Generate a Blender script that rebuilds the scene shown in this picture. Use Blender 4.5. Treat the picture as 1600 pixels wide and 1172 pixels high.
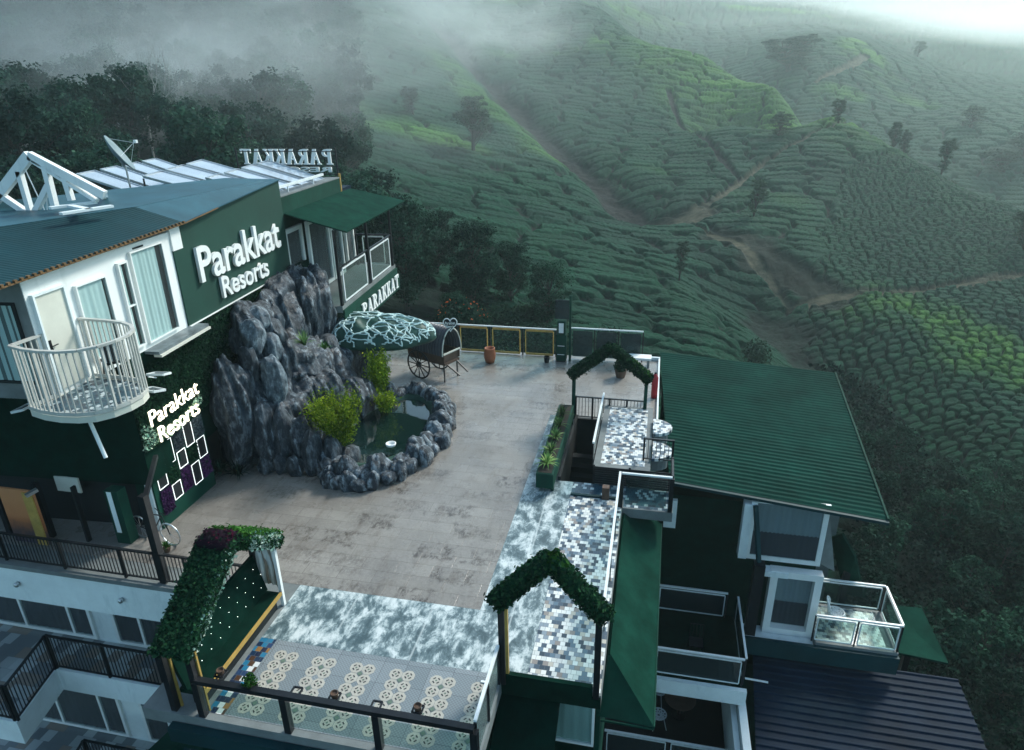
# Hill resort terrace above tea gardens.  World: X right, Y away, Z up, metres; terrace floor is z = 0.
import bpy, math, random
import numpy as np
from mathutils import Matrix, Vector
for o in list(bpy.data.objects): bpy.data.objects.remove(o)
S = bpy.context.scene
R = random.Random(7)
NP = np.random.RandomState(5)

# ------------------------------------------------------------------ camera
FPX, CX, CY, CH = 1058.0, 800.0, 586.0, 11.0      # focal length and centre in photo pixels, camera height
def _d(px, py):
    v = np.array([px - CX, -(py - CY), -FPX]); return v / np.linalg.norm(v)
_Y = _d(1045, 135); _X = -_d(-4379, 228); _X = _X - _Y * (_X @ _Y); _X /= np.linalg.norm(_X); _Z = np.cross(_X, _Y)
RC = np.array([_X, _Y, _Z])                       # camera -> world
cam = bpy.data.cameras.new('camera'); co = bpy.data.objects.new('camera', cam); S.collection.objects.link(co)
cam.sensor_width = 36; cam.lens = FPX / 1600 * 36; cam.clip_start = 0.3; cam.clip_end = 6000
M4 = Matrix([list(RC[i]) + [0] for i in range(3)] + [[0, 0, 0, 1]]); M4.translation = (0, 0, CH)
co.matrix_world = M4; S.camera = co

# ------------------------------------------------------------------ light
SUN_EL, SUN_AZ = math.radians(38), math.radians(32)       # azimuth measured from +Y towards +X
W = bpy.data.worlds.new('World'); S.world = W; W.use_nodes = True
nt = W.node_tree; bg = nt.nodes['Background']; sky = nt.nodes.new('ShaderNodeTexSky')
sky.sky_type = 'NISHITA'; sky.sun_disc = False; sky.sun_elevation = SUN_EL; sky.sun_rotation = SUN_AZ
sky.air_density = 1.0; sky.dust_density = 4.0; sky.ozone_density = 1.0; sky.altitude = 1500
wm = nt.nodes.new('ShaderNodeMix'); wm.data_type = 'RGBA'; wm.blend_type = 'MULTIPLY'; wm.inputs[0].default_value = 1; wm.inputs[7].default_value = (.86, 1.02, .95, 1)   # greenish overcast
nt.links.new(sky.outputs[0], wm.inputs[6]); nt.links.new(wm.outputs[2], bg.inputs[0]); bg.inputs[1].default_value = 0.13
sl = bpy.data.lights.new('sun', 'SUN'); sl.energy = 2.2; sl.angle = math.radians(12); sl.color = (1, .97, .9)
so = bpy.data.objects.new('sun', sl); S.collection.objects.link(so)
sd = Vector((math.sin(SUN_AZ) * math.cos(SUN_EL), math.cos(SUN_AZ) * math.cos(SUN_EL), math.sin(SUN_EL)))
so.rotation_euler = sd.to_track_quat('Z', 'Y').to_euler(); so.location = (0, 0, 60)
S.view_settings.view_transform = 'Standard'; S.view_settings.look = 'None'
S.view_settings.exposure = 1.08; S.view_settings.gamma = 1.0
S.render.engine = 'CYCLES'
S.cycles.use_denoising = True; S.cycles.max_bounces = 8; S.cycles.volume_bounces = 4
S.cycles.volume_step_rate = 2.0; S.cycles.volume_max_steps = 256; S.cycles.transparent_max_bounces = 12

# ------------------------------------------------------------------ measuring along sight lines onto real planes
def ray(px, py): return RC @ np.array([px - CX, -(py - CY), -FPX])
C0 = np.array([0, 0, CH])
def PZ(px, py, z=0.0): r = ray(px, py); return C0 + r * ((z - CH) / r[2])
def PY(px, py, y): r = ray(px, py); return C0 + r * (y / r[1])
def PX(px, py, x): r = ray(px, py); return C0 + r * (x / r[0])
FA = math.radians(4.0); FU = np.array([-math.sin(FA), math.cos(FA), 0.]); FN = np.array([math.cos(FA), math.sin(FA), 0.])
FP = np.array([-12.65, 13.0, 0.])                  # corner of the main block; its long side runs along FU
def F(u, z, off=0.0): return FP + FU * u + FN * off + np.array([0, 0, z])
def FUZ(px, py, off=0.0):
    r = ray(px, py); q = C0 + r * ((FN @ (FP + FN * off - C0)) / (FN @ r)); return FU @ (q - FP), q[2]

# ------------------------------------------------------------------ object helpers
def tag(o, label=None, cat=None, group=None, kind=None):
    if label: o['label'] = label
    if cat: o['category'] = cat
    if group: o['group'] = group
    if kind: o['kind'] = kind
    return o
def thing(name, loc, label, cat, group=None, rz=0.0):
    o = bpy.data.objects.new(name, None); S.collection.objects.link(o)
    o.location = tuple(float(v) for v in loc); o.rotation_euler = (0, 0, rz); o.empty_display_size = .2
    return tag(o, label, cat, group)
KIDS = {}
def copy_tree(o, parent=None):
    c = o.copy(); S.collection.objects.link(c)
    if parent: c.parent = parent; KIDS.setdefault(parent.name, []).append(c)
    for k in list(KIDS.get(o.name, [])): copy_tree(k, c)
    return c
class MB:
    """collects shapes (world coordinates, or local if built without a parent offset) into one mesh"""
    def __init__(s): s.v = []; s.f = []; s.m = []
    def add(s, vs, fs, mi=0):
        n = len(s.v); s.v += [tuple(float(c) for c in v) for v in vs]
        s.f += [tuple(i + n for i in f) for f in fs]; s.m += [mi] * len(fs); return s
    def box(s, a, b, mi=0):
        x0, y0, z0 = a; x1, y1, z1 = b
        return s.hexa([(x0, y0), (x1, y0), (x1, y1), (x0, y1)], z0, z1, mi)
    def hexa(s, q, z0, z1, mi=0):
        return s.prism(q, z0, z1, mi)
    def prism(s, q, z0, z1, mi=0):
        """vertical prism over polygon q (xy); z0/z1 number or list per vertex"""
        n = len(q); a0 = z0 if hasattr(z0, '__len__') else [z0] * n; a1 = z1 if hasattr(z1, '__len__') else [z1] * n
        vs = [(p[0], p[1], a0[i]) for i, p in enumerate(q)] + [(p[0], p[1], a1[i]) for i, p in enumerate(q)]
        fs = [tuple(range(n - 1, -1, -1)), tuple(range(n, 2 * n))] + [(i, (i + 1) % n, n + (i + 1) % n, n + i) for i in range(n)]
        return s.add(vs, fs, mi)
    def slab(s, pts, n, t, mi=0):
        """polygon pts (3d) thickened by t along -n"""
        pts = [np.array(p, float) for p in pts]; n = np.array(n, float); k = len(pts)
        vs = [p for p in pts] + [p - n * t for p in pts]
        fs = [tuple(range(k)), tuple(range(2 * k - 1, k - 1, -1))] + [(i, k + i, k + (i + 1) % k, (i + 1) % k) for i in range(k)]
        return s.add(vs, fs, mi)
    def bar(s, a, b, w, h=None, up=(0, 0, 1), mi=0):
        """rectangular bar from a to b, w wide, h high"""
        h = h or w; a = Vector(a); b = Vector(b); d = (b - a).normalized(); u = Vector(up)
        if abs(d.dot(u)) > .98: u = Vector((0, 1, 0))
        sx = d.cross(u).normalized() * (w / 2); sy = sx.cross(d).normalized() * (h / 2)
        vs = [p + i * sx + j * sy for p in (a, b) for i, j in ((-1, -1), (1, -1), (1, 1), (-1, 1))]
        return s.add(vs, [(3, 2, 1, 0), (4, 5, 6, 7), (0, 1, 5, 4), (1, 2, 6, 5), (2, 3, 7, 6), (3, 0, 4, 7)], mi)
    def tube(s, pts, r, n=8, mi=0, cap=True, closed=False):
        pts = [Vector(p) for p in pts]; rs = r if hasattr(r, '__len__') else [r] * len(pts); k = len(pts); vs = []
        for i, p in enumerate(pts):
            d = (pts[(i + 1) % k] - pts[i - 1]) if closed else (pts[min(i + 1, k - 1)] - pts[max(i - 1, 0)])
            d = d.normalized() if d.length > 1e-9 else Vector((0, 0, 1))
            u = Vector((0, 0, 1)) if abs(d.z) < .9 else Vector((0, 1, 0)); a = d.cross(u).normalized(); b = a.cross(d)
            for j in range(n):
                t = 2 * math.pi * j / n; vs.append(p + (a * math.cos(t) + b * math.sin(t)) * rs[i])
        fs = []
        for i in range(k if closed else k - 1):
            i2 = (i + 1) % k
            for j in range(n): fs.append((i * n + j, i * n + (j + 1) % n, i2 * n + (j + 1) % n, i2 * n + j))
        if cap and not closed: fs += [tuple(range(n - 1, -1, -1)), tuple(range((k - 1) * n, k * n))]
        return s.add(vs, fs, mi)
    def lathe(s, c, prof, n=20, mi=0):
        vs = []; fs = []
        for (r, z) in prof:
            for j in range(n):
                t = 2 * math.pi * j / n; vs.append((c[0] + r * math.cos(t), c[1] + r * math.sin(t), c[2] + z))
        for i in range(len(prof) - 1):
            for j in range(n): fs.append((i * n + j, i * n + (j + 1) % n, (i + 1) * n + (j + 1) % n, (i + 1) * n + j))
        fs.append(tuple(range(n - 1, -1, -1))); fs.append(tuple(range((len(prof) - 1) * n, len(prof) * n)))
        return s.add(vs, fs, mi)
    def build(s, name, mat, parent=None, smooth=False, local=False, bevel=0):
        me = bpy.data.meshes.new(name); off = Vector((0, 0, 0)); p = parent
        while p is not None and not local: off += p.location; p = p.parent
        me.from_pydata([(v[0] - off.x, v[1] - off.y, v[2] - off.z) for v in s.v], [], s.f)
        for m in (mat if isinstance(mat, (list, tuple)) else [mat]): me.materials.append(m)
        if any(s.m): me.polygons.foreach_set('material_index', s.m)
        if smooth: me.polygons.foreach_set('use_smooth', [True] * len(me.polygons))
        me.update()
        o = bpy.data.objects.new(name, me); S.collection.objects.link(o)
        if parent is not None: o.parent = parent; KIDS.setdefault(parent.name, []).append(o)
        if bevel:
            b = o.modifiers.new('bevel', 'BEVEL'); b.width = bevel; b.segments = 2; b.limit_method = 'ANGLE'
        return o
def np_mesh(name, v, f, mat, parent=None, smooth=False):
    """fast mesh from numpy arrays; f is an (n,4) or (n,3) index array"""
    me = bpy.data.meshes.new(name); n, k = f.shape
    me.vertices.add(len(v)); me.vertices.foreach_set('co', np.asarray(v, np.float32).ravel())
    me.loops.add(n * k); me.loops.foreach_set('vertex_index', f.astype(np.int32).ravel())
    me.polygons.add(n); me.polygons.foreach_set('loop_start', np.arange(0, n * k, k, dtype=np.int32))
    if smooth: me.polygons.foreach_set('use_smooth', np.ones(n, bool))
    me.update(calc_edges=True)
    for m in (mat if isinstance(mat, (list, tuple)) else [mat]): me.materials.append(m)
    o = bpy.data.objects.new(name, me); S.collection.objects.link(o)
    if parent is not None: o.parent = parent; KIDS.setdefault(parent.name, []).append(o)
    return o

# ------------------------------------------------------------------ materials
def newmat(name):
    m = bpy.data.materials.new(name); m.use_nodes = True; t = m.node_tree
    return m, t, t.nodes['Principled BSDF'], t.nodes.new, t.links.new
def ramp(t, fac, stops, interp='LINEAR'):
    r = t.nodes.new('ShaderNodeValToRGB'); r.color_ramp.interpolation = interp
    e = r.color_ramp.elements
    while len(e) < len(stops): e.new(.5)
    for i, (p, c) in enumerate(stops): e[i].position = p; e[i].color = (*c[:3], 1) if hasattr(c, '__len__') else (c, c, c, 1)
    t.links.new(fac, r.inputs[0]); return r.outputs[0]
def coords(t, scale=(1, 1, 1), rz=0.0, kind='Object'):
    tc = t.nodes.new('ShaderNodeTexCoord'); mp = t.nodes.new('ShaderNodeMapping'); mp.inputs['Scale'].default_value = scale
    mp.inputs['Rotation'].default_value = (0, 0, rz); t.links.new(tc.outputs[kind], mp.inputs[0]); return mp.outputs[0]
def wpos(t, scale=(1, 1, 1)):
    g = t.nodes.new('ShaderNodeNewGeometry'); mp = t.nodes.new('ShaderNodeMapping'); mp.inputs['Scale'].default_value = scale
    t.links.new(g.outputs['Position'], mp.inputs[0]); return mp.outputs[0]
def noise(t, vec, sc, det=4, rough=.55):
    n = t.nodes.new('ShaderNodeTexNoise'); n.inputs['Scale'].default_value = sc; n.inputs['Detail'].default_value = det
    n.inputs['Roughness'].default_value = rough; t.links.new(vec, n.inputs['Vector']); return n.outputs['Fac']
def bump(t, h, strength, dist=.02):
    b = t.nodes.new('ShaderNodeBump'); b.inputs['Strength'].default_value = strength; b.inputs['Distance'].default_value = dist
    t.links.new(h, b.inputs['Height']); t.links.new(b.outputs[0], t.nodes['Principled BSDF'].inputs['Normal'])
def mixc(t, fac, a, b, mode='MIX'):
    m = t.nodes.new('ShaderNodeMix'); m.data_type = 'RGBA'; m.blend_type = mode
    for i, x in ((0, fac), (6, a), (7, b)):
        if hasattr(x, 'links') or hasattr(x, 'is_linked'): t.links.new(x, m.inputs[i])
        elif i == 0: m.inputs[0].default_value = x
        else: m.inputs[i].default_value = (*x[:3], 1)
    return m.outputs[2]
def mathn(t, op, a, b=0.0):
    m = t.nodes.new('ShaderNodeMath'); m.operation = op
    for i, x in enumerate((a, b)):
        if hasattr(x, 'is_linked'): t.links.new(x, m.inputs[i])
        else: m.inputs[i].default_value = x
    return m.outputs[0]
def paint(name, col, rough=.5, var=.25, sc=1.2, bmp=.15, bsc=40, metal=0.0, dirt=None, spec=.3):
    """painted / plain surface with worn variation and fine bump"""
    m, t, b, N, L = newmat(name); v = wpos(t)
    n = noise(t, v, sc, 6, .65); c = ramp(t, n, [(.3, [x * (1 - var) for x in col]), (.7, [min(1, x * (1 + var)) for x in col])])
    if dirt:
        d = ramp(t, noise(t, wpos(t, (1, 1, .25)), 2.2, 6, .7), [(.55, 0), (.75, 1)]); c = mixc(t, mathn(t, 'MULTIPLY', d, .6), c, dirt)
    L(c, b.inputs['Base Color']); b.inputs['Roughness'].default_value = rough; b.inputs['Metallic'].default_value = metal; b.inputs['Specular IOR Level'].default_value = spec
    if bmp: bump(t, noise(t, v, bsc, 3), bmp, .01)
    return m
def leafmat(name, c0, c1, c2=None, rough=.8, trans=.25, sc=.6):
    m, t, b, N, L = newmat(name); g = N('ShaderNodeNewGeometry')
    stops = [(0, c0), (1, c1)] if c2 is None else [(0, c0), (.8, c1), (1, c2)]
    c = ramp(t, g.outputs['Random Per Island'], stops)
    n = noise(t, wpos(t), sc, 3); c = mixc(t, ramp(t, n, [(.35, 0), (.65, .5)]), c, [x * .55 for x in c0])
    oi = N('ShaderNodeObjectInfo'); c = mixc(t, 1.0, c, ramp(t, oi.outputs['Random'], [(0, (.55, .6, .6)), (.6, (1.1, 1.15, 1.05)), (1, (1.7, 1.65, 1.35))]), 'MULTIPLY')
    L(c, b.inputs['Base Color']); b.inputs['Roughness'].default_value = rough; b.inputs['Specular IOR Level'].default_value = .06
    tr = N('ShaderNodeBsdfTranslucent'); L(c, tr.inputs[0]); mx = N('ShaderNodeMixShader'); mx.inputs[0].default_value = trans
    L(b.outputs[0], mx.inputs[1]); L(tr.outputs[0], mx.inputs[2]); L(mx.outputs[0], t.nodes['Material Output'].inputs[0]); return m
def emis(name, col, st):
    m, t, b, N, L = newmat(name); b.inputs['Base Color'].default_value = (*col, 1)
    b.inputs['Emission Color'].default_value = (*col, 1); b.inputs['Emission Strength'].default_value = st; return m
MT = {}
MT['white'] = paint('white_paint', (.78, .80, .78), .55, .06, .8, .05, 30, dirt=(.55, .6, .58))
MT['fascia'] = paint('weathered_white_paint', (.74, .80, .80), .7, .08, 1.5, .1, 30, dirt=(.42, .50, .52))
MT['green'] = paint('green_painted_wall', (.005, .044, .030), .8, .25, 1.0, .15, 60, dirt=(.006, .028, .022), spec=.12)
MT['dkgreen'] = paint('dark_green_turf', (.003, .020, .014), 1, .35, 2.5, .5, 90, spec=.03)
MT['awning'] = paint('green_awning_turf', (.006, .036, .025), 1, .35, 1.5, .5, 90, dirt=(.003, .022, .015), spec=.03)
MT['black'] = paint('black_painted_steel', (.012, .014, .017), .35, .3, 3, .05, 50)
MT['railwhite'] = paint('white_steel', (.72, .76, .76), .35, .08, 3, .03, 30)
MT['yellow'] = paint('yellow_painted_wood', (.42, .27, .07), .5, .2, 4, .1, 30)
MT['bluemetal'] = paint('blue_metal', (.004, .034, .040), .6, .3, .7, .05, 20, spec=.2)
MT['cream'] = paint('cream_painted_door', (.62, .62, .54), .5, .06, 2, .05, 30)
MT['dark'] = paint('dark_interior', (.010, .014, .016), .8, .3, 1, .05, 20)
MT['grey'] = paint('grey_cement', (.16, .18, .18), .75, .25, 1.5, .3, 30)
MT['wood'] = paint('dark_wood', (.10, .062, .045), .6, .35, 3, .2, 30)
MT['alu'] = paint('brushed_steel', (.5, .52, .53), .3, .1, 3, .03, 40, metal=.8)
MT['terracotta'] = paint('terracotta', (.28, .09, .04), .6, .25, 3, .1, 30)
MT['ochre'] = paint('ochre_trim', (.15, .085, .035), .7, .3, 4, .1, 30)
def glass(name, col=(.55, .7, .68), alpha=.25, rough=.03):
    m, t, b, N, L = newmat(name); b.inputs['Base Color'].default_value = (*[c * .25 for c in col], 1)
    b.inputs['Roughness'].default_value = rough
    tr = N('ShaderNodeBsdfTransparent'); tr.inputs[0].default_value = (*col, 1); mx = N('ShaderNodeMixShader')
    fr = N('ShaderNodeLayerWeight'); fr.inputs[0].default_value = .5
    L(mathn(t, 'ADD', mathn(t, 'MULTIPLY', mathn(t, 'POWER', fr.outputs['Facing'], 4.0), .8), alpha), mx.inputs[0])
    L(tr.outputs[0], mx.inputs[1]); L(b.outputs[0], mx.inputs[2]); L(mx.outputs[0], t.nodes['Material Output'].inputs[0]); return m
MT['glass'] = glass('clear_glass', (.75, .85, .83), .06)
MT['tintglass'] = glass('tinted_glass', (.30, .42, .44), .3)
MT['winglass'] = glass('window_glass', (.86, .92, .92), .05)
def curtain(name, c, sc=9.0):
    m, t, b, N, L = newmat(name)
    n = noise(t, wpos(t, (1, 1, .05)), sc, 3); L(ramp(t, n, [(.3, [x * .86 for x in c]), (.7, c)]), b.inputs['Base Color']); b.inputs['Roughness'].default_value = .9; return m
MT['curtain'] = curtain('pale_curtain', (.82, .90, .88)); MT['greycurtain'] = curtain('grey_curtain', (.30, .32, .35))
MT['darkcurtain'] = curtain('dark_curtain', (.060, .055, .07))
# ------------------------------------------------------------------ terrain: hills as a smooth height field through surveyed points
GP = [(1590,1172,22),(1590,900,36),(1590,700,55),(1590,560,76),(1590,440,100),(1590,330,138),(1400,1000,30),(1400,900,34),(1400,700,50),(1400,560,70),(1400,450,94),
 (1400,330,125),(1450,265,150),(1330,205,172),(1200,600,52),(1200,520,64),(1200,470,80),(1200,400,92),(1200,300,125),(1190,265,142),
 (1300,560,66),(1300,480,78),(1500,760,50),(1500,620,66),(1500,480,88),(1300,380,105),(1500,300,142),
 (1150,200,170),(1100,93,240),(1210,135,212),(1320,188,182),(950,25,300),(880,-8,330),(900,200,168),(800,100,225),(770,30,290),(950,285,126),(850,205,152),(700,60,225),(1030,345,112),
 (1000,150,200),(1050,250,150),(1120,320,118),
 (600,100,165),(650,200,125),(700,300,92),(800,350,86),(900,400,78),(1000,440,75),(750,430,62),(1000,520,56),(600,300,78),(500,150,125),(400,200,88),(300,150,98),(200,100,112),
 (0,150,100),(0,50,150),(300,30,165),(600,20,215),(0,240,70),(450,30,195),(300,235,62),(100,0,190),(620,440,50),(820,480,52),(200,-60,260),(600,-60,300),(900,-60,420),
 (1230,115,300),(1290,125,290),(1350,88,330),(1000,20,400),(1200,50,400),(1100,10,480),(1420,65,470),(1600,55,600),(1350,2,650),(1500,115,390),(1400,160,300),(1510,205,250),(1600,255,225),(1600,180,290),
 (1200,0,700),(1500,-12,900),(1600,2,1000),(1650,20,1000),(1300,10,900),(1000,-10,700)]
HID = [(1100,80,290,-16),(1160,105,275,-16),(1210,125,258,-13),(1330,178,222,-9),(1000,42,340,-14),(1450,255,178,-9),(1590,320,168,-9),(1250,150,235,-12)]      # dips hidden behind the ridges
ctl = [PY(*p) for p in GP] + [PY(*p[:3]) + np.array([0, 0, p[3]]) for p in HID] + [np.array(p, float) for p in
 [(-20,5,-13),(0,5,-14.5),(10,15,-15),(20,12,-16),(-16,32,-4),(-30,22,-5),(-42,28,2),(2,33,-10),(10,30,-12),(-25,-10,-14),(5,-15,-16),(-45,5,-6),(-6,33,-6),(35,20,-17),
  (20,190,-12),(45,200,-16)]]
CT = np.array(ctl); _n = len(CT); SC = 100.0
def _lx(x, y): return np.stack([x, y, 30 * np.log1p(np.hypot(x, y) / 30)], -1)      # log distance keeps near and far relief in proportion
def _emb(x, y):
    r = np.hypot(x, y) + 1e-6; k = 60 * np.log1p(r / 60) / r; return np.stack([x * k, y * k], -1) / 40.0
def _phi(d2): return np.where(d2 > 0, .5 * d2 * np.log(d2 + 1e-12), 0)
_E = _emb(CT[:, 0], CT[:, 1]); _K = _phi(((_E[:, None] - _E[None]) ** 2).sum(-1)) + np.eye(_n) * .003
_P = np.c_[np.ones(_n), _E]; _A = np.block([[_K, _P], [_P.T, np.zeros((3, 3))]])
_w = np.linalg.solve(_A, np.r_[CT[:, 2], 0, 0, 0])
def ground(x, y):
    x = np.asarray(x, float); y = np.asarray(y, float); sh = x.shape; E = _emb(x.ravel(), y.ravel()); out = np.empty(len(E))
    for i in range(0, len(E), 60000):
        e = E[i:i + 60000]; d2 = ((e[:, None, :] - _E[None]) ** 2).sum(-1); out[i:i + 60000] = _phi(d2) @ _w[:_n] + _w[_n] + e @ _w[_n + 1:]
    out = out.reshape(sh)
    back = np.clip((-y - 5) / 60, 0, 1) ; out = out * (1 - back) + (-15) * back
    rr = np.hypot(x, y); far = np.clip((rr - 1300) / 900, 0, 1); out = np.clip(out, -60, 150)
    return out * (1 - far) + 40 * far
def gz(x, y): return float(ground(np.array([x]), np.array([y]))[0])
def vnoise(x, y, seed=0):                                          # smooth value noise
    xi = np.floor(x).astype(np.int64); yi = np.floor(y).astype(np.int64); fx = x - xi; fy = y - yi
    def h(a, b):
        n = (a * 374761393 + b * 668265263 + seed * 974634777) & 0xffffffff; n = ((n ^ (n >> 13)) * 1274126177) & 0xffffffff; return ((n ^ (n >> 16)) & 0xffff) / 65535.0
    u = fx * fx * (3 - 2 * fx); v = fy * fy * (3 - 2 * fy)
    return (h(xi, yi) * (1 - u) + h(xi + 1, yi) * u) * (1 - v) + (h(xi, yi + 1) * (1 - u) + h(xi + 1, yi + 1) * u) * v
def fbm(x, y, seed=0, o=4): return sum(vnoise(x * 2 ** i, y * 2 ** i, seed + i) / 2 ** i for i in range(o)) / sum(1 / 2 ** i for i in range(o))
def hashf(a, b, s):
    n = (a * 374761393 + b * 668265263 + s * 974634777) & 0xffffffff; n = ((n ^ (n >> 13)) * 1274126177) & 0xffffffff; return ((n ^ (n >> 16)) & 0xffff) / 65535.0
def worley(x, y, jit=.8):
    xi = np.floor(x).astype(np.int64); yi = np.floor(y).astype(np.int64); f1 = np.full(x.shape, 9.); f2 = np.full(x.shape, 9.); idh = np.zeros(x.shape)
    for dx in (-1, 0, 1):
        for dy in (-1, 0, 1):
            cx = xi + dx; cy = yi + dy
            d = (cx + .5 + jit * (hashf(cx, cy, 1) - .5) - x) ** 2 + ((cy + .5 + jit * .35 * (hashf(cx, cy, 2) - .5) - y) * 1.25) ** 2
            near = d < f1; f2 = np.where(near, f1, np.minimum(f2, d)); idh = np.where(near, hashf(cx, cy, 3), idh); f1 = np.minimum(f1, d)
    return np.sqrt(f2) - np.sqrt(f1), idh
def pdist(x, y, pts):
    d = np.full(x.shape, 1e9)
    for (a, b) in zip(pts[:-1], pts[1:]):
        vx, vy = b[0] - a[0], b[1] - a[1]; L2 = vx * vx + vy * vy; t = np.clip(((x - a[0]) * vx + (y - a[1]) * vy) / L2, 0, 1)
        d = np.minimum(d, np.hypot(x - a[0] - t * vx, y - a[1] - t * vy))
    return d
def G(*tr): return [PY(*t)[:2] for t in tr]
RAVINE = G((690,40,240),(760,130,195),(830,185,162),(880,235,142),(950,285,126),(1000,330,112))
PATH1 = G((1000,345,112),(1060,345,112),(1120,325,120),(1190,268,142),(1260,240,155),(1310,222,166),(1330,190,180))
PATH2 = G((1060,350,108),(1150,385,97),(1240,448,84),(1340,452,86),(1430,447,92),(1500,443,96),(1600,428,102))
PATH3 = G((1275,128,286),(1330,105,310),(1352,85,330))
PATH4 = G((880,40,300),(960,60,290),(1040,82,262),(1110,95,240))
GROOVE = G((1045,150,205),(1090,215,165),(1155,290,132))
GULLY = G((1190,470,82),(1260,520,70),(1330,600,60),(1400,760,46),(1450,900,36),(1550,1100,24))
SCRUB = G((1120,370,102),(1200,410,92),(1290,440,86))
FOREST = G((-300,-100,330),(540,-100,330),(535,20,230),(550,110,165),(560,200,122),(545,300,84),(600,410,58),(740,480,48),(850,500,44),(860,525,36)) + [np.array(p) for p in ((-4, 31), (-60, 20), (-260, 30), (-330, 250))]
def inpoly(x, y, P):
    c = np.zeros(x.shape, bool); n = len(P)
    for i in range(n):
        (x0, y0), (x1, y1) = P[i], P[i - 1]
        m = ((y0 > y) != (y1 > y)) & (x < (x1 - x0) * (y - y0) / (y1 - y0 + 1e-12) + x0); c ^= m
    return c
def sstep(a, b, x): t = np.clip((x - a) / (b - a), 0, 1); return t * t * (3 - 2 * t)
th = np.radians(np.concatenate([np.linspace(-57, 33, 1500), np.linspace(33, 303, 70)[1:-1]]))
rr_ = np.concatenate([np.exp(np.linspace(math.log(24), math.log(420), 1250)), np.exp(np.linspace(math.log(420), math.log(5000), 150))[1:]])
rr_ = np.concatenate([[.5, 8, 16], rr_])
TH, RR = np.meshgrid(th, rr_); gx = RR * np.sin(TH); gy = RR * np.cos(TH)
g0 = ground(gx, gy)
mF = inpoly(gx + 6 * (fbm(gx / 9, gy / 9, 3) - .5), gy, FOREST)
dR = pdist(gx, gy, RAVINE); dG = pdist(gx, gy, GULLY); wob = (fbm(gx / 7, gy / 7, 11) - .5)
rav = 1 - sstep(1.5, 5.0, dR + 7 * wob); gul = 1 - sstep(.5, 4, dG * 1.0 + 8 * wob - np.clip((40 - gy) * .2, 0, 5))
p1 = 1 - sstep(.5, 1.2, np.minimum.reduce([pdist(gx, gy, PATH1), pdist(gx, gy, PATH3) * .6, pdist(gx, gy, PATH2) * 1.1]) + 1.8 * wob)
p1 = p1 * np.clip(.35 + 1.6 * fbm(gx / 5, gy / 5, 91) - .25, .15, 1)
grv = 1 - sstep(.3, 1.0, np.minimum(pdist(gx, gy, GROOVE), pdist(gx, gy, PATH4) * .6) + 1.2 * wob)
scr = 1 - sstep(.5, 4, pdist(gx, gy, SCRUB) + 9 * wob)
clear = 1 - sstep(2.2, 4.4, np.hypot((gx - PATH1[1][0]) / 1.6, gy - PATH1[1][1]) + 4 * wob)
tea = (1 - np.clip(rav + gul + p1 + grv + scr + clear, 0, 1)) * (~mF) * (RR > 26) * sstep(31, 34, np.hypot(gx, gy) + np.where(gx < 12, 6, 0)) 
g0 = g0 - 3.0 * (1 - sstep(0, 10, dR)) - 4.0 * (1 - sstep(0, 14, dG))
# tea bushes: rows follow the contours, broken into plucking tables
wx = gx + 5 * (fbm(gx / 22, gy / 22, 21) - .5); wy = gy + 5 * (fbm(gx / 22, gy / 22, 31) - .5)
rowv = wy * .62 + ground(wx, wy) * 1.25 + 4 * (fbm(gx / 35, gy / 35, 41) - .5); rowc = rowv / 1.05
rowA = 85 / 1.1 * np.log1p(np.maximum(rowv, -60) / 85)          # rows open out on the big far slopes
eA, cA = worley(gx / 8.5 + .8 * (fbm(gx / 6, gy / 6, 51) - .5), rowA, .85)
eC, cC = worley(gx / 1.5 + .8 * (fbm(gx / 6, gy / 6, 51) - .5), rowc * 1.22, .95)
mC = (gx > 12 + (gy - 60) * .25 + 8 * wob) & (gy < 175) & (pdist(gx, gy, PATH1) > 0) & (gx > np.interp(gy, [100, 120, 142, 166, 190], [14, 24, 36, 56, 74]))
e = np.where(mC, eC * .9, eA); cid = np.where(mC, cC, cA)
e2, _ = worley(gx / 1.3, rowc * 1.9, .9)
tz = sstep(.02, .26, e) * (.85 + .25 * cid) + .12 * sstep(0, .4, e2) + .16 * (fbm(gx * 1.6, gy * 1.6, 61) - .5)
rough = 1.1 * (fbm(gx / 2.2, gy / 2.2, 71) - .3)
gzz = g0 + tea * tz * np.where(mC, .75, .85 + np.clip((gy - 80) / 200, 0, .6)) + (1 - tea) * (1 - p1) * rough * .9 * np.clip(RR / 30, 0, 1)
nr, ntb = gx.shape
idx = np.arange(nr * ntb).reshape(nr, ntb); nx = np.roll(idx, -1, 1)
fc = np.stack([idx[:-1], idx[1:], nx[1:], nx[:-1]], -1).reshape(-1, 4)
m, t, b, N, L = newmat('tea_garden_ground')
def att(n): a = N('ShaderNodeAttribute'); a.attribute_name = n; return a
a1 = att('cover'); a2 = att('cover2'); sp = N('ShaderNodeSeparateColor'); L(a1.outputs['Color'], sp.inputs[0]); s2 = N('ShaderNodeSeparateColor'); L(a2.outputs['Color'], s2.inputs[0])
wp = wpos(t); n1 = noise(t, wp, .05, 4); n2 = noise(t, wp, 2.2, 5, .7)
leaf = mixc(t, sp.outputs[2], (.002, .038, .023), (.005, .068, .036))
leaf = mixc(t, ramp(t, n1, [(.4, 0), (.7, .6)]), leaf, (.006, .074, .030))
leaf = mixc(t, s2.outputs[1], leaf, (.10, .27, .03))  # yellow-green of young leaves, and sunlight painted onto the ridge
leaf = mixc(t, ramp(t, n2, [(.3, .75), (.6, 0)]), leaf, (.003, .016, .013))
soil = mixc(t, ramp(t, n2, [(.35, 0), (.65, 1)]), (.003, .006, .007), (.022, .022, .023))
c = mixc(t, sp.outputs[0], soil, leaf)
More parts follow.
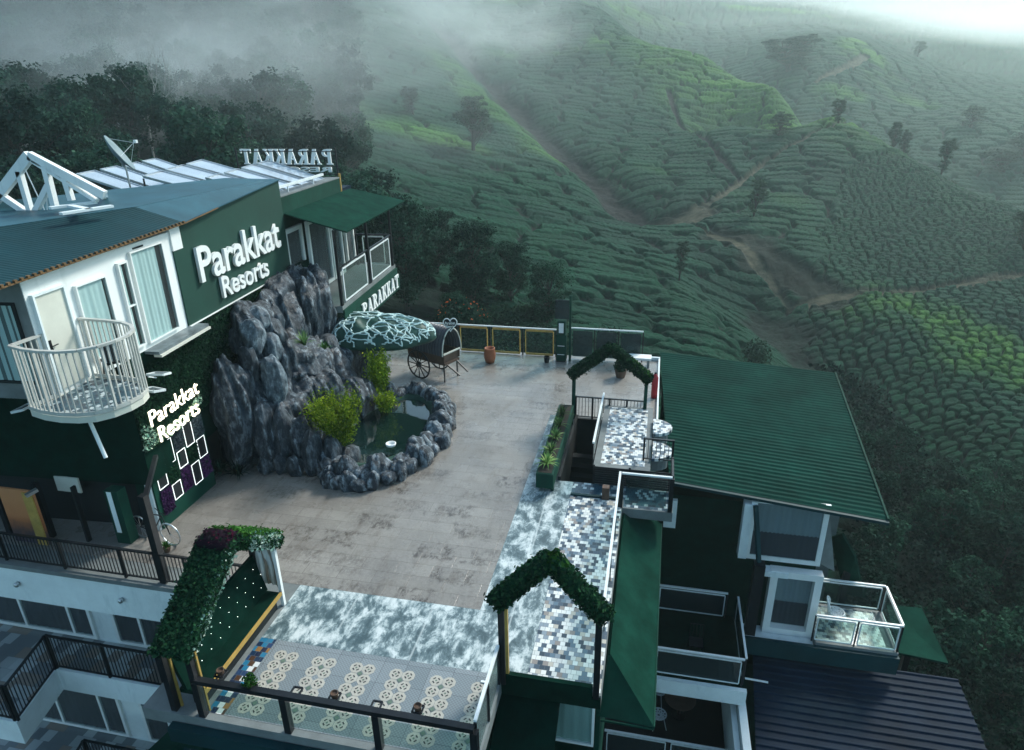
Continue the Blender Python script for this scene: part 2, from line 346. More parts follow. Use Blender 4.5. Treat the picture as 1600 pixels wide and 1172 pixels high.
scrub = mixc(t, ramp(t, noise(t, wp, .9, 6, .75), [(.4, 0), (.6, 1)]), (.0012, .008, .007), (.006, .022, .016))
c = mixc(t, s2.outputs[0], c, scrub)
pathc = mixc(t, ramp(t, noise(t, wp, .8, 6, .7), [(.35, 0), (.65, 1)]), (.035, .042, .028), (.12, .11, .072))
c = mixc(t, sp.outputs[1], c, pathc)
L(c, b.inputs['Base Color']); b.inputs['Roughness'].default_value = .85; b.inputs['Specular IOR Level'].default_value = .08
bump(t, noise(t, wp, 3.6, 9, .8), 1.0, .3)
ter = np_mesh('ground', np.stack([gx, gy, gzz], -1).reshape(-1, 3), fc, m, smooth=True)
tag(ter, kind='structure')
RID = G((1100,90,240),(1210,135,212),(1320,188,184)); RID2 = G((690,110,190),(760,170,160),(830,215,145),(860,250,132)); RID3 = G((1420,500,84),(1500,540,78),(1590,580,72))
fresh_sunlit = np.clip((1 - sstep(4, 44, pdist(gx, gy, RID) + 22 * wob)) * .8 + (1 - sstep(2, 8, pdist(gx, gy, RID2) + 8 * wob)) * .5 + (1 - sstep(1, 9, pdist(gx, gy, RID3) + 16 * wob)) * .75 + .8 * sstep(.66, .8, fbm(gx / 40 + 9, gy / 40, 81)) * (gy > 80), 0, 1) * (.35 + .65 * hashf((cid * 9999).astype(np.int64), np.zeros_like(idx), 5))  # young-leaf patches, plus the sunlit crest along RID put into the colour
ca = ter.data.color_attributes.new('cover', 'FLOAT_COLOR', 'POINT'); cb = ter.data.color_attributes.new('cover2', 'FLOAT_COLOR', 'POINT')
top = sstep(.01, .12, e)
one = np.ones_like(gx)
ca.data.foreach_set('color', np.stack([tea * top, np.clip(p1 + clear * .8 + scr * .12, 0, 1), cid, one], -1).astype(np.float32).ravel())
cb.data.foreach_set('color', np.stack([np.clip(gul + scr * .8 + mF * 1.0 + (1 - tea) * (1 - p1) * (RR < 62), 0, 1), fresh_sunlit * tea, rav, one], -1).astype(np.float32).ravel())

# haze: one even body of mist over the whole valley
m = bpy.data.materials.new('haze'); m.use_nodes = True; t = m.node_tree; t.nodes.remove(t.nodes['Principled BSDF'])
pv = t.nodes.new('ShaderNodeVolumePrincipled'); pv.inputs['Color'].default_value = (.78, .96, .94, 1); pv.inputs['Density'].default_value = .0006
pv.inputs['Anisotropy'].default_value = .45; t.links.new(pv.outputs[0], t.nodes['Material Output'].inputs['Volume'])
hz = MB().box((-2600, -300, -62), (2600, 3000, 160)).build('haze', m); tag(hz, kind='stuff')

def mist(c, r, dens, seed, label):
    m = bpy.data.materials.new('mist'); m.use_nodes = True; t = m.node_tree; t.nodes.remove(t.nodes['Principled BSDF']); N = t.nodes.new; L = t.links.new
    pv = N('ShaderNodeVolumePrincipled'); pv.inputs['Color'].default_value = (.92, .98, .97, 1); pv.inputs['Anisotropy'].default_value = .55
    tc = N('ShaderNodeTexCoord'); ln = N('ShaderNodeVectorMath'); ln.operation = 'LENGTH'; L(tc.outputs['Object'], ln.inputs[0])
    fall = ramp(t, ln.outputs['Value'], [(.15, 1), (.98, 0)], 'EASE'); no = N('ShaderNodeTexNoise'); no.inputs['Scale'].default_value = 2.1; no.inputs['Detail'].default_value = 4; no.inputs['Roughness'].default_value = .6
    mp = N('ShaderNodeMapping'); mp.inputs['Location'].default_value = (seed, seed * 2, 0); L(tc.outputs['Object'], mp.inputs[0]); L(mp.outputs[0], no.inputs['Vector'])
    L(mathn(t, 'MULTIPLY', mathn(t, 'MULTIPLY', fall, ramp(t, no.outputs['Fac'], [(.42, 0), (.64, 1)])), dens), pv.inputs['Density']); L(pv.outputs[0], t.nodes['Material Output'].inputs['Volume'])
    u = np.linspace(0, 2 * np.pi, 24, endpoint=False); w = np.linspace(.05, np.pi - .05, 14); U, Wd = np.meshgrid(u, w); P_ = np.stack([np.sin(Wd) * np.cos(U), np.sin(Wd) * np.sin(U), np.cos(Wd)], -1).reshape(-1, 3)
    b_ = MB(); b_.add(P_, [(k * 24 + j, (k + 1) * 24 + j, (k + 1) * 24 + (j + 1) % 24, k * 24 + (j + 1) % 24) for k in range(13) for j in range(24)] + [tuple(range(24)), tuple(range(14 * 24 - 1, 13 * 24 - 1, -1))])
    o = b_.build('mist', m); o.location = tuple(c); o.scale = r; tag(o, label, kind='stuff'); return o
mist(PY(170, 130, 84), (78, 40, 22), .020, 3, 'bank of mist drifting over the forest at the upper left')
mist(PY(730, 10, 215), (48, 60, 26), .020, 7, 'bank of mist over the upper middle slopes')
mist(PY(240, 165, 62), (58, 20, 11), .020, 5, 'low veil of mist drifting through the nearest forest trees')
mist(PY(470, 40, 135), (52, 40, 20), .017, 19, 'thin bank of mist over the middle of the forest')
mist(PY(1350, 20, 520), (560, 250, 80), .010, 11, 'deep mist over the far hills at the upper right')
# ------------------------------------------------------------------ terrace floors
def stone_deck():
    m, t, b, N, L = newmat('stamped_stone_floor'); v = wpos(t)
    br = N('ShaderNodeTexBrick'); br.offset = .5; br.inputs['Scale'].default_value = 1.0; br.inputs['Brick Width'].default_value = .9; br.inputs['Row Height'].default_value = .45
    br.inputs['Mortar Size'].default_value = .006; br.inputs['Mortar Smooth'].default_value = .3
    br.inputs['Color1'].default_value = (.235, .218, .196, 1); br.inputs['Color2'].default_value = (.275, .257, .232, 1); br.inputs['Mortar'].default_value = (.14, .125, .105, 1); L(v, br.inputs[0])
    # darker stamped motifs in every other tile, streaked across the slab
    b2 = N('ShaderNodeTexBrick'); b2.offset = .5; b2.inputs['Scale'].default_value = 1; b2.inputs['Brick Width'].default_value = 1.35; b2.inputs['Row Height'].default_value = .9; b2.inputs['Mortar Size'].default_value = .22; b2.inputs['Mortar Smooth'].default_value = 1
    b2.inputs['Color1'].default_value = (0, 0, 0, 1); b2.inputs['Color2'].default_value = (1, 1, 1, 1); b2.inputs['Mortar'].default_value = (.5, .5, .5, 1)
    nz = N('ShaderNodeTexNoise'); nz.inputs['Scale'].default_value = 1.3; nz.inputs['Detail'].default_value = 4; L(v, nz.inputs['Vector']); va = N('ShaderNodeVectorMath'); va.operation = 'MULTIPLY_ADD'; L(nz.outputs['Color'], va.inputs[0]); va.inputs[1].default_value = (.75, .6, 0); L(v, va.inputs[2]); L(va.outputs[0], b2.inputs[0])
    blob = mathn(t, 'MULTIPLY', ramp(t, b2.outputs['Fac'], [(.05, 1), (.75, 0)]), ramp(t, b2.outputs['Color'], [(.35, .05), (.65, 1)])); st = noise(t, wpos(t, (4, 1.6, 1)), 2.6, 6, .8)
    big = ramp(t, noise(t, v, .22, 3), [(.38, .3), (.55, 1)])
    mk = mathn(t, 'MULTIPLY', mathn(t, 'MULTIPLY', blob, mathn(t, 'MULTIPLY', ramp(t, st, [(.44, 0), (.54, 1)]), ramp(t, noise(t, v, 3.2, 5, .7), [(.40, 0), (.58, 1)]))), big)
    c = mixc(t, mathn(t, 'MULTIPLY', mk, 1.0), br.outputs[0], (.055, .042, .033))
    wet = ramp(t, noise(t, v, .35, 5, .6), [(.42, 0), (.62, 1)]); c = mixc(t, mathn(t, 'MULTIPLY', wet, .45), c, (.12, .11, .10)); c = mixc(t, mathn(t, 'MULTIPLY', ramp(t, noise(t, wpos(t, (2.2, .8, 1)), 1.1, 8, .75), [(.52, 0), (.66, 1)]), .5), c, (.11, .085, .065))
    gr = ramp(t, noise(t, v, 14, 5, .7), [(.3, .85), (.7, 1.1)]); c = mixc(t, 1.0, c, gr, 'MULTIPLY')
    L(c, b.inputs['Base Color']); L(ramp(t, noise(t, v, .6, 4), [(.35, .14), (.65, .42)]), b.inputs['Roughness'])
    bump(t, mathn(t, 'ADD', noise(t, wpos(t, (1, .5, 1)), 9, 6, .7), mathn(t, 'MULTIPLY', br.outputs['Fac'], -.8)), .35, .02); return m
def marbled():
    m, t, b, N, L = newmat('marbled_cement'); v = wpos(t, (1, 1, 1))
    w = N('ShaderNodeTexNoise'); w.inputs['Scale'].default_value = 2.4; w.inputs['Detail'].default_value = 10; w.inputs['Roughness'].default_value = .74; w.inputs['Distortion'].default_value = .25; L(wpos(t, (1.25, .7, 1)), w.inputs[0])
    c = ramp(t, w.outputs[0], [(.40, (.045, .080, .092)), (.48, (.12, .175, .19)), (.53, (.33, .40, .41)), (.60, (.58, .63, .63))])
    sv = N('ShaderNodeSeparateXYZ'); L(v, sv.inputs[0])
    jt = mathn(t, 'ABSOLUTE', mathn(t, 'SUBTRACT', mathn(t, 'FRACT', mathn(t, 'DIVIDE', mathn(t, 'ADD', sv.outputs[0], 9.15), 1.85)), .5))
    c = mixc(t, ramp(t, jt, [(.0, .6), (.018, 0)]), c, (.55, .6, .6))
    L(c, b.inputs['Base Color']); b.inputs['Roughness'].default_value = .45; bump(t, w.outputs[0], .25, .02); return m
def mosaic(name, scale, cols, vivid=False):
    m, t, b, N, L = newmat(name); v = wpos(t)
    br = N('ShaderNodeTexBrick'); br.offset = .5; br.inputs['Scale'].default_value = 1; br.inputs['Brick Width'].default_value = .11 * scale; br.inputs['Row Height'].default_value = .12 * scale
    br.inputs['Mortar Size'].default_value = .003; br.inputs['Color1'].default_value = (0, 0, 0, 1); br.inputs['Color2'].default_value = (1, 1, 1, 1); br.inputs['Mortar'].default_value = (.3, .3, .3, 1); L(v, br.inputs[0])
    c = ramp(t, br.outputs[0], cols, 'CONSTANT')
    c = mixc(t, br.outputs['Fac'], c, (.12, .13, .14)); L(c, b.inputs['Base Color']); b.inputs['Roughness'].default_value = .3; bump(t, br.outputs['Fac'], -.3, .01); return m
MT['stone'] = stone_deck(); MT['marbled'] = marbled()
MC = [(0, (.03, .05, .07)), (.14, (.60, .62, .60)), (.30, (.22, .27, .31)), (.42, (.70, .71, .68)), (.56, (.10, .16, .21)), (.64, (.46, .43, .37)), (.72, (.72, .74, .72)), (.84, (.055, .085, .12)), (.93, (.25, .22, .20))]
MT['mosaic'] = mosaic('offcut_tile_mosaic', 1.0, MC)
MT['mosaicdark'] = mosaic('dark_tile_mosaic', 1.0, [(0, (.02, .06, .09)), (.3, (.55, .62, .62)), (.45, (.03, .09, .12)), (.75, (.30, .38, .40)), (.85, (.02, .04, .06))])
MT['mosaicblue'] = mosaic('blue_tile_mosaic', 1.1, [(0, (.01, .03, .07)), (.2, (.62, .64, .64)), (.33, (.02, .16, .28)), (.5, (.07, .035, .02)), (.6, (.02, .05, .12)), (.74, (.5, .55, .55)), (.82, (.26, .13, .04)), (.9, (.01, .02, .05))])
def sheet(name, poly, z, mat, kind='structure'):
    o = MB().add([(p[0], p[1], z) for p in poly], [tuple(range(len(poly)))]).build(name, mat); tag(o, kind=kind); return o
def rect(x0, y0, x1, y1): return [(x0, y0), (x1, y0), (x1, y1), (x0, y1)]
slab = MB()
for x0, y0, x1, y1 in ((-19.5, 11.1, -2.5, 28.1), (-9.25, 7.9, -2.5, 11.098), (-2.498, 9.9, -.5, 17.62), (-1.0, 22.0, .4, 28.1), (-2.498, 22.0, -1.002, 28.1)):
    slab.box((x0, y0, -.3), (x1, y1, 0))
slab.box((-.498, 16.5, -.3), (.9, 17.6, 0)); slab.box((-1.45, 17.64, -.35), (.22, 21.98, .6))
tag(slab.build('terrace', MT['grey']), kind='structure')
sheet('stone_paving', rect(-19.4, 11.76, -3.43, 28.0), .004, MT['stone'])
sheet('stone_paving', rect(-3.426, 22.02, .36, 27.9), .006, MT['stone'])
sheet('cement_path', rect(-7.93, 10.02, -2.51, 11.756), .004, MT['marbled'])
sheet('cement_path', rect(-3.426, 11.76, -2.02, 17.6), .005, MT['marbled']); sheet('cement_path', rect(-3.426, 17.604, -2.6, 22.016), .005, MT['marbled'])
sheet('cement_path', rect(-2.507, 9.95, -2.02, 11.756), .006, MT['marbled'])
sheet('mosaic_path', rect(-2.016, 9.95, -.52, 16.85), .005, MT['mosaic'])
sheet('mosaic_path', rect(-2.016, 16.95, -.48, 17.62), .005, MT['mosaicdark']); sheet('mosaic_path', rect(-.47, 16.55, .86, 17.58), .005, MT['mosaicdark'])
tag(MB().box((-2.016, 16.855, 0), (-.5, 16.945, .06)).build('step', MT['bluemetal']), kind='structure')
sheet('mosaic_path', rect(-1.25, 17.85, .05, 21.8), .604, MT['mosaic'])
# patterned tile floor: grey mesh ground with six bands of interlaced octagon tiles
def gridfloor():
    m, t, b, N, L = newmat('grey_textured_tile'); v = wpos(t); br = N('ShaderNodeTexBrick'); br.offset = 0
    br.inputs['Brick Width'].default_value = .5; br.inputs['Row Height'].default_value = .55; br.inputs['Scale'].default_value = 1; br.inputs['Mortar Size'].default_value = .004
    br.inputs['Color1'].default_value = (.17, .20, .215, 1); br.inputs['Color2'].default_value = (.23, .26, .275, 1); br.inputs['Mortar'].default_value = (.07, .08, .09, 1); L(v, br.inputs[0])
    ck = N('ShaderNodeTexChecker'); ck.inputs['Scale'].default_value = 28; L(v, ck.inputs[0]); ck.inputs[1].default_value = (.82, .82, .82, 1); ck.inputs[2].default_value = (1.1, 1.1, 1.1, 1)
    L(mixc(t, 1.0, br.outputs[0], ck.outputs[0], 'MULTIPLY'), b.inputs['Base Color']); b.inputs['Roughness'].default_value = .4; return m
sheet('tile_floor', rect(-7.56, 8.05, -2.56, 10.016), .004, gridfloor())
sheet('mosaic_path', rect(-7.93, 8.05, -7.564, 10.016), .004, MT['mosaicblue'])
pa = MB(); PW = .27
for k in range(6):
    cx = -7.12 + k * .865
    for j in range(-1, 8):
        cy = 8.28 + j * PW
        if cy < 8.19 or cy > 9.88: continue
        for s in (-1, 1):
            c_ = (cx + s * PW / 2, cy)
            if c_[0] + PW / 2 > -2.57: continue
            q = lambda r, z, mi: pa.add([(c_[0] + r * math.cos(a * math.pi / 4 + math.pi / 8), c_[1] + r * math.sin(a * math.pi / 4 + math.pi / 8), z) for a in range(8)], [tuple(range(8))], mi)
            q(.142, .008, 0)
            for a in range(4):                                  # dark links inside each octagon
                an = a * math.pi / 2 + math.pi / 4 * 1; x_, y_ = c_[0] + .066 * math.cos(an), c_[1] + .066 * math.sin(an); dx, dy = .030 * math.cos(an + math.pi / 2), .030 * math.sin(an + math.pi / 2); ex, ey = .013 * math.cos(an), .013 * math.sin(an)
                pa.add([(x_ + i * dx + l * ex, y_ + i * dy + l * ey, .012) for i, l in ((-1, -1), (1, -1), (1, 1), (-1, 1))], [(0, 3, 2, 1) if a % 2 else (0, 3, 2, 1)], 1)
            pa.add([(c_[0] + .025 * i, c_[1] + .025 * l, .012) for i, l in ((-1, 0), (0, -1), (1, 0), (0, 1))], [(0, 1, 2, 3)], 2)
        if j % 2 == 0 and cy + PW / 2 < 9.9: pa.add([(cx + .06 * i, cy + PW / 2 + .06 * l, .0125) for i, l in ((-1, 0), (0, -1), (1, 0), (0, 1))], [(0, 1, 2, 3)], 2)
tag(pa.build('tile_pattern', [paint('cream_tile', (.42, .40, .35), .4, .12, 5, .05), paint('brown_tile', (.045, .045, .045), .4, .2, 5, .05), paint('olive_tile', (.13, .18, .14), .4, .2, 5, .05)]), kind='structure')
# stairwell sinking between planter and platform
st = MB()
st.box((-2.5, 17.64, -3.4), (-2.42, 21.98, .12)).box((-2.42, 21.9, -3.4), (-1.46, 21.98, 0))
for i in range(11): st.box((-2.42, 17.7 + i * .28, -3.3 + i * .0), (-1.46, 17.7 + (i + 1) * .28 - .002, -3.0 + i * .22))
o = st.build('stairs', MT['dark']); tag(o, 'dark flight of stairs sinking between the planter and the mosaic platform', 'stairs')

# ------------------------------------------------------------------ foliage helpers
def leaf_cards(pts, size, nrm=None, jit=1.0, aspect=1.6, rs=NP):
    """one quad per point, random orientation (or roughly facing nrm); returns vertices, faces"""
    n = len(pts); a = rs.normal(size=(n, 3)); a /= np.linalg.norm(a, axis=1)[:, None]
    if nrm is not None: a = a * jit + nrm; a /= np.linalg.norm(a, axis=1)[:, None]
    r = rs.normal(size=(n, 3)); u = np.cross(a, r); u /= np.linalg.norm(u, axis=1)[:, None]; w = np.cross(a, u)
    s = (size * rs.uniform(.6, 1.3, n))[:, None] / 2 if np.isscalar(size) else size[:, None] / 2
    V = np.stack([pts - w * s * aspect, pts + u * s, pts + w * s * aspect, pts - u * s], 1).reshape(-1, 3)
    return V, np.arange(4 * n).reshape(n, 4)
def sphere_pts(n, rs, fill=.35):
    a = rs.normal(size=(n, 3)); a /= np.linalg.norm(a, axis=1)[:, None]; return a * (1 - fill * rs.uniform(0, 1, n) ** 1.5)[:, None], a
MT['grass'] = leafmat('artificial_hedge_leaves', (.003, .020, .014), (.012, .052, .028), (.03, .095, .04))
MT['grasslight'] = leafmat('bright_hedge_leaves', (.02, .08, .015), (.05, .16, .03), (.10, .24, .05))
MT['flowers'] = leafmat('pink_and_purple_flowers', (.012, .010, .018), (.05, .012, .035), (.22, .02, .06))
MT['palebloom'] = leafmat('white_hedge_blossom', (.10, .25, .22), (.45, .60, .55), (.75, .8, .75))
def strip_pts(a, b, wv, hv, n, rs=NP):
    """points on the surface of a box running a->b with half extents wv, hv"""
    a, b, wv, hv = (np.array(q, float) for q in (a, b, wv, hv)); t = rs.uniform(0, 1, n)[:, None]; s1 = rs.uniform(-1, 1, n)[:, None]; s2 = rs.uniform(-1, 1, n)[:, None]
    k = rs.randint(0, 4, n)[:, None]; s1 = np.where(k == 0, 1, np.where(k == 1, -1, s1)); s2 = np.where(k == 2, 1, np.where(k == 3, -1, s2))
    return a + (b - a) * t + wv * s1 + hv * s2, wv * s1 / (np.linalg.norm(wv) ** 2 + 1e-9) * .5 + hv * s2 / (np.linalg.norm(hv) ** 2 + 1e-9) * .5
def hedge(name, segs, mat, parent, dens=1400, size=.055, core=None, rough=.03):
    """leafy covering over a chain of box segments (a, b, half width vector, half height vector)"""
    Vs = []; Fs = []; n0 = 0; cb_ = MB()
    for a, b, wv, hv in segs:
        L_ = np.linalg.norm(np.array(b) - np.array(a)); n = int(dens * L_)
        p, nr_ = strip_pts(a, b, wv, hv, n); nr_ = nr_ / (np.linalg.norm(nr_, axis=1)[:, None] + 1e-9); p = p + NP.normal(size=p.shape) * rough
        v, f = leaf_cards(p, size, nr_, .8); Vs.append(v); Fs.append(f + n0); n0 += len(v)
        w_, h_ = np.array(wv) * .9, np.array(hv) * .9; a_, b_ = np.array(a, float), np.array(b, float)
        vs = [q + i * w_ + j * h_ for q in (a_, b_) for i, j in ((-1, -1), (1, -1), (1, 1), (-1, 1))]
        cb_.add(vs, [(3, 2, 1, 0), (4, 5, 6, 7), (0, 1, 5, 4), (1, 2, 6, 5), (2, 3, 7, 6), (3, 0, 4, 7)])
    V = np.concatenate(Vs + [np.array(cb_.v)]); off = Vector((0, 0, 0)); p = parent
    while p is not None: off += p.location; p = p.parent
    V = V - np.array(off); cf = np.array(cb_.f) + n0
    return np_mesh(name, V, np.concatenate(Fs + [cf]), mat, parent)

# ------------------------------------------------------------------ the three green gable arches
def gable_arch(y, x0, x1, zb, ze, za, depth, label, hw=.13, legs=True, green_sill=False, legmat='black', bright=()):
    t = thing('garden_arch', ((x0 + x1) / 2, y, zb), label, 'arch', 'leafy gable arches on the terrace')
    hd = np.array([0, depth / 2, 0]); xm = (x0 + x1) / 2
    for x in (x0, x1): MB().box((x - .06, y - .06, zb), (x + .06, y + .06, ze)).build('post', MT[legmat], t)
    def seg(a, b):
        a, b = np.array(a), np.array(b); d = (b - a) / np.linalg.norm(b - a); nrm = np.cross(d, [0, 1, 0]); return (a, b, hd, nrm * hw)
    ex = .12
    A = (x0 - ex, y, ze - .12); Bp = (xm, y, za - hw); Cc = (x1 + ex, y, ze - .12)
    h = hedge('leaf_cover', [seg(A, Bp), seg(Bp, Cc)], MT['grass'], t, 2600, .06)
    for (f0, f1) in bright:
        a_ = np.array(Bp) + (np.array(Cc) - np.array(Bp)) * f0; b_ = np.array(Bp) + (np.array(Cc) - np.array(Bp)) * f1
        s_ = seg(a_, b_); hedge('bright_leaves', [(s_[0] + np.array([0, -.01, .05]), s_[1] + np.array([0, -.01, .05]), hd * .8, s_[3] * .9)], MT['grasslight'], t, 700, .06)
    return t
ar2 = gable_arch(9.9, -2.47, -.6, -.05, 2.1, 3.3, .22, 'nearest leafy gable arch, standing at the front end of the mosaic path', hw=.145, bright=((.0, .22),))
MB().box((-2.40, 9.86, .2), (-2.34, 9.92, 2.0)).build('yellow_trim', MT['yellow'], ar2)
MB().box((-2.4, 9.84, -.04), (-.67, 9.94, .24)).box((-2.5, 9.86, -.32), (-.5, 9.897, -.045)).build('planter_wall', MT['dkgreen'], ar2)
ar1 = gable_arch(21.9, -2.58, -.07, 0, 1.8, 2.95, .3, 'far leafy gable arch on green posts over the stair landing', hw=.14, legmat='green', bright=((.45, .95),))
# picket railing under the far arch
def pickets(name, a, b, h, label, group=None, sp=.11, mat='black', posts=None, pw=.018, rail=.04, cat='railing', zb=.08, parent=None):
    a = np.array(a, float); b = np.array(b, float); d = b - a; L_ = np.linalg.norm(d); t = parent or thing(name, a, label, cat, group)
    up = np.array([0, 0, h]); MB().bar(a + up, b + up, rail * 1.6, rail).build('top_rail', MT[mat], t); MB().bar(a + [0, 0, zb], b + [0, 0, zb], rail, rail * .8).build('bottom_rail', MT[mat], t)
    n = int(L_ / sp); m_ = MB()
    for i in range(1, n): p = a + d * i / n; m_.bar(p + [0, 0, zb], p + up, pw, pw)
    m_.build('pickets', MT[mat], t)
    k = posts or max(2, int(L_ / 1.8) + 1)
    for i in range(k): p = a + d * i / (k - 1); MB().bar(p, p + up * 1.03, .06, .06).build('post', MT[mat], t)
    return t
pickets('picket_railing', (-2.5, 21.95, 0), (-.1, 21.95, 0), .85, 'black picket railing closing the stair landing under the far arch', 'black picket railings', posts=5)
# glass balustrades: frame mat, panel glass
def balustrade(name, a, b, h, label, n, framemat='railwhite', topmat='railwhite', glassmat='glass', postmat='black', group='glass balustrades round the terraces', pw=.05, top=.05, z0=.08, inset=.06, fw=.04, framed=True, posts=True, lastpost=True):
    a = np.array(a, float); b = np.array(b, float); d = (b - a); L_ = np.linalg.norm(d); u = d / L_; up = np.array([0, 0, 1.])
    t = thing(name, a, label, 'balustrade', group)
    MB().bar(a + up * h, b + up * h, top * 1.2, top).build('top_rail', MT[topmat], t)
    for i in range(n + (1 if lastpost else 0)):
        if posts: p = a + d * i / n; MB().bar(p, p + up * (h - top / 2 - .002), pw, pw).build('post', MT[postmat], t)
    for i in range(n):
        p = a + d * i / n + u * (inset + pw / 2); q = a + d * (i + 1) / n - u * (inset + pw / 2); zt = h - top - .05
        if framed:
            m_ = MB(); m_.bar(p + up * z0, q + up * z0, .03, fw); m_.bar(p + up * zt, q + up * zt, .03, fw)
            m_.bar(p + up * (z0 + fw / 2), p + up * (zt - fw / 2), .03, fw); m_.bar(q + up * (z0 + fw / 2), q + up * (zt - fw / 2), .03, fw); f_ = m_.build('panel_frame', MT[framemat], t)
        MB().bar(p + up * (z0 + zt) / 2, q + up * (z0 + zt) / 2, .012, zt - z0 - .03).build('glass_panel', MT[glassmat], f_ if framed else t)
    return t
balustrade('glass_railing', (-8.6, 27.8, 0), (-4.1, 27.8, 0), 1.28, 'far glass railing with ochre panel frames behind the wagon', 3, framemat='yellow', pw=.06, inset=.1, fw=.09)
balustrade('glass_railing', (-13.2, 27.8, 0), (-8.66, 27.8, 0), 1.28, 'ochre framed glass railing hidden behind the mushroom roof', 3, framemat='yellow', pw=.06, inset=.1, fw=.09)
balustrade('glass_railing', (-3.45, 27.8, 0), (-.35, 27.8, 0), 1.4, 'dark tinted glass railing right of the green cabinet', 3, framed=False, glassmat='tintglass')
balustrade('glass_railing', (-.6, 10.02, 0), (-.6, 16.6, 0), 1.1, 'long glass railing with a white rail beside the mosaic path', 4, framed=False, pw=.04, postmat='bluemetal')
balustrade('glass_railing', (-.55, 16.56, 0), (.82, 16.56, 0), 1.1, 'short glass railing across the front of the little mosaic balcony', 1, framed=False, postmat='black', pw=.12)
balustrade('glass_railing', (-2.53, 8.06, 0), (-2.53, 9.8, 0), 1.0, 'glass railing with a white rail on the right side of the patterned floor', 2, framed=False)
balustrade('glass_railing', (-7.93, 7.98, 0), (-2.53, 7.98, 0), .9, 'thick black glass railing across the front of the patterned floor', 3, framed=False, topmat='black', pw=.13, top=.1, inset=.0, z0=.12)
balustrade('glass_railing', (-1.47, 17.7, .6), (-1.47, 21.3, .6), .75, 'glass railing with a white rail between the stairs and the mosaic platform', 3, framed=False, pw=.03)
tag(MB().box((-8.6, 7.72, -.55), (-2.5, 7.88, -.2)).box((-8.3, 7.35, -.75), (-5.2, 7.7, -.62)).build('front_ledge', MT['bluemetal']), 'blue grey ledge under the front glass railing', 'ledge')
pickets('picket_railing', (.83, 17.62, 0), (.83, 16.62, 0), 1.1, 'black picket railing on the outer side of the little mosaic balcony', 'black picket railings', posts=2)
o = pickets('picket_railing', (.0, 18.25, .6), (.84, 18.25, .6), .75, 'black picket railing in front of the mosaic half-round tables', 'black picket railings', posts=2)
# slatted screen below the platform
t = thing('slatted_screen', (-.3, 17.6, 0), 'black horizontal slat screen below the front edge of the mosaic platform', 'screen')
m_ = MB(); [m_.box((-1.42, 17.585, .05 + i * .075), (.86, 17.61, .10 + i * .075)) for i in range(8)]; m_.build('slats', MT['black'], t)
m_ = MB(); [m_.box((x, 17.612, 0), (x + .06, 17.635, .66)) for x in (-1.45, -.4, .82)]; m_.build('uprights', MT['black'], t)
for y, lab in ((20.35, 'half-round mosaic ledge table beside the green roof, the farther of two'), (18.75, 'half-round mosaic ledge table beside the green roof, the nearer of two')):
    t = thing('ledge_table', (.2, y, .6), lab, 'table', 'half-round mosaic tables')
    q = [(.24, y - .55)] + [(.24 + .62 * math.cos(a), y + .55 * math.sin(a)) for a in np.linspace(-1.5, 1.5, 14)] + [(.24, y + .55)]
    MB().prism(q, .62, .72).build('table_top', [MT['mosaic']], t); MB().prism([(.24, y - .4)] + [(.24 + .5 * math.cos(a), y + .4 * math.sin(a)) for a in np.linspace(-1.5, 1.5, 10)] + [(.24, y + .4)], .2, .618).build('bracket', MT['grey'], t)

# planter with five spiky plants, left of the stairs
t = thing('planter_box', (-2.8, 18.8, 0), 'long green planter box left of the stairwell', 'planter')
MB().box((-3.06, 16.9, .12), (-2.54, 21.7, .62)).build('trough', MT['green'], t, bevel=.02); MB().box((-3.0, 16.96, .622), (-2.6, 21.64, .63)).build('soil', paint('soil', (.02, .018, .014), .9, .4, 6, .5), t)
MB().box((-2.62, 17.0, 0), (-2.54, 17.12, .118)).build('foot', MT['green'], t); MB().box((-2.62, 21.4, 0), (-2.54, 21.52, .118)).build('foot', MT['green'], t)
MT['spiky'] = leafmat('striped_spiky_leaves', (.05, .13, .05), (.16, .28, .10), (.34, .42, .2))
MT['pot'] = paint('brown_pot', (.10, .06, .04), .6, .3, 3, .1)
def spiky(name, c, r, h, n, label, cat='plant', group=None, mat='spiky', rs=None):
    rs = rs or random.Random(int(c[0] * 100 + c[1] * 10)); t = thing(name, c, label, cat, group); m_ = MB()
    for i in range(n):
        a = rs.uniform(0, 6.283); tilt = rs.uniform(.25, 1.0); L_ = r * rs.uniform(.7, 1.2); pts = []
        for k in range(5):
            s = k / 4; pts.append((c[0] + math.cos(a) * L_ * tilt * s, c[1] + math.sin(a) * L_ * tilt * s, c[2] + h * (s * 1.15 * (1.2 - tilt * .5) - tilt * .75 * s * s)))
        w = .02 + r * .05; pv_ = (-math.sin(a), math.cos(a))
        vs = []
        for k, p in enumerate(pts): ww = w * (1 - k / 4.2); vs += [(p[0] - pv_[0] * ww, p[1] - pv_[1] * ww, p[2]), (p[0] + pv_[0] * ww, p[1] + pv_[1] * ww, p[2])]
        m_.add(vs, [(2 * k, 2 * k + 1, 2 * k + 3, 2 * k + 2) for k in range(4)])
    m_.build('leaves', MT[mat], t); return t
for i, (y, lab) in enumerate(((20.8, 'spiky striped plant in the planter box, farthest of five'), (20.0, 'spiky striped plant in the planter box, second from the far end'), (19.1, 'spiky striped plant in the middle of the planter box'), (18.2, 'spiky striped plant in the planter box, second from the near end'), (17.45, 'spiky striped plant at the near end of the planter box'))):
    spiky('spiky_plant', (-2.82, y, .63), .42, .42, 46, lab, group='spiky plants in the planter box')
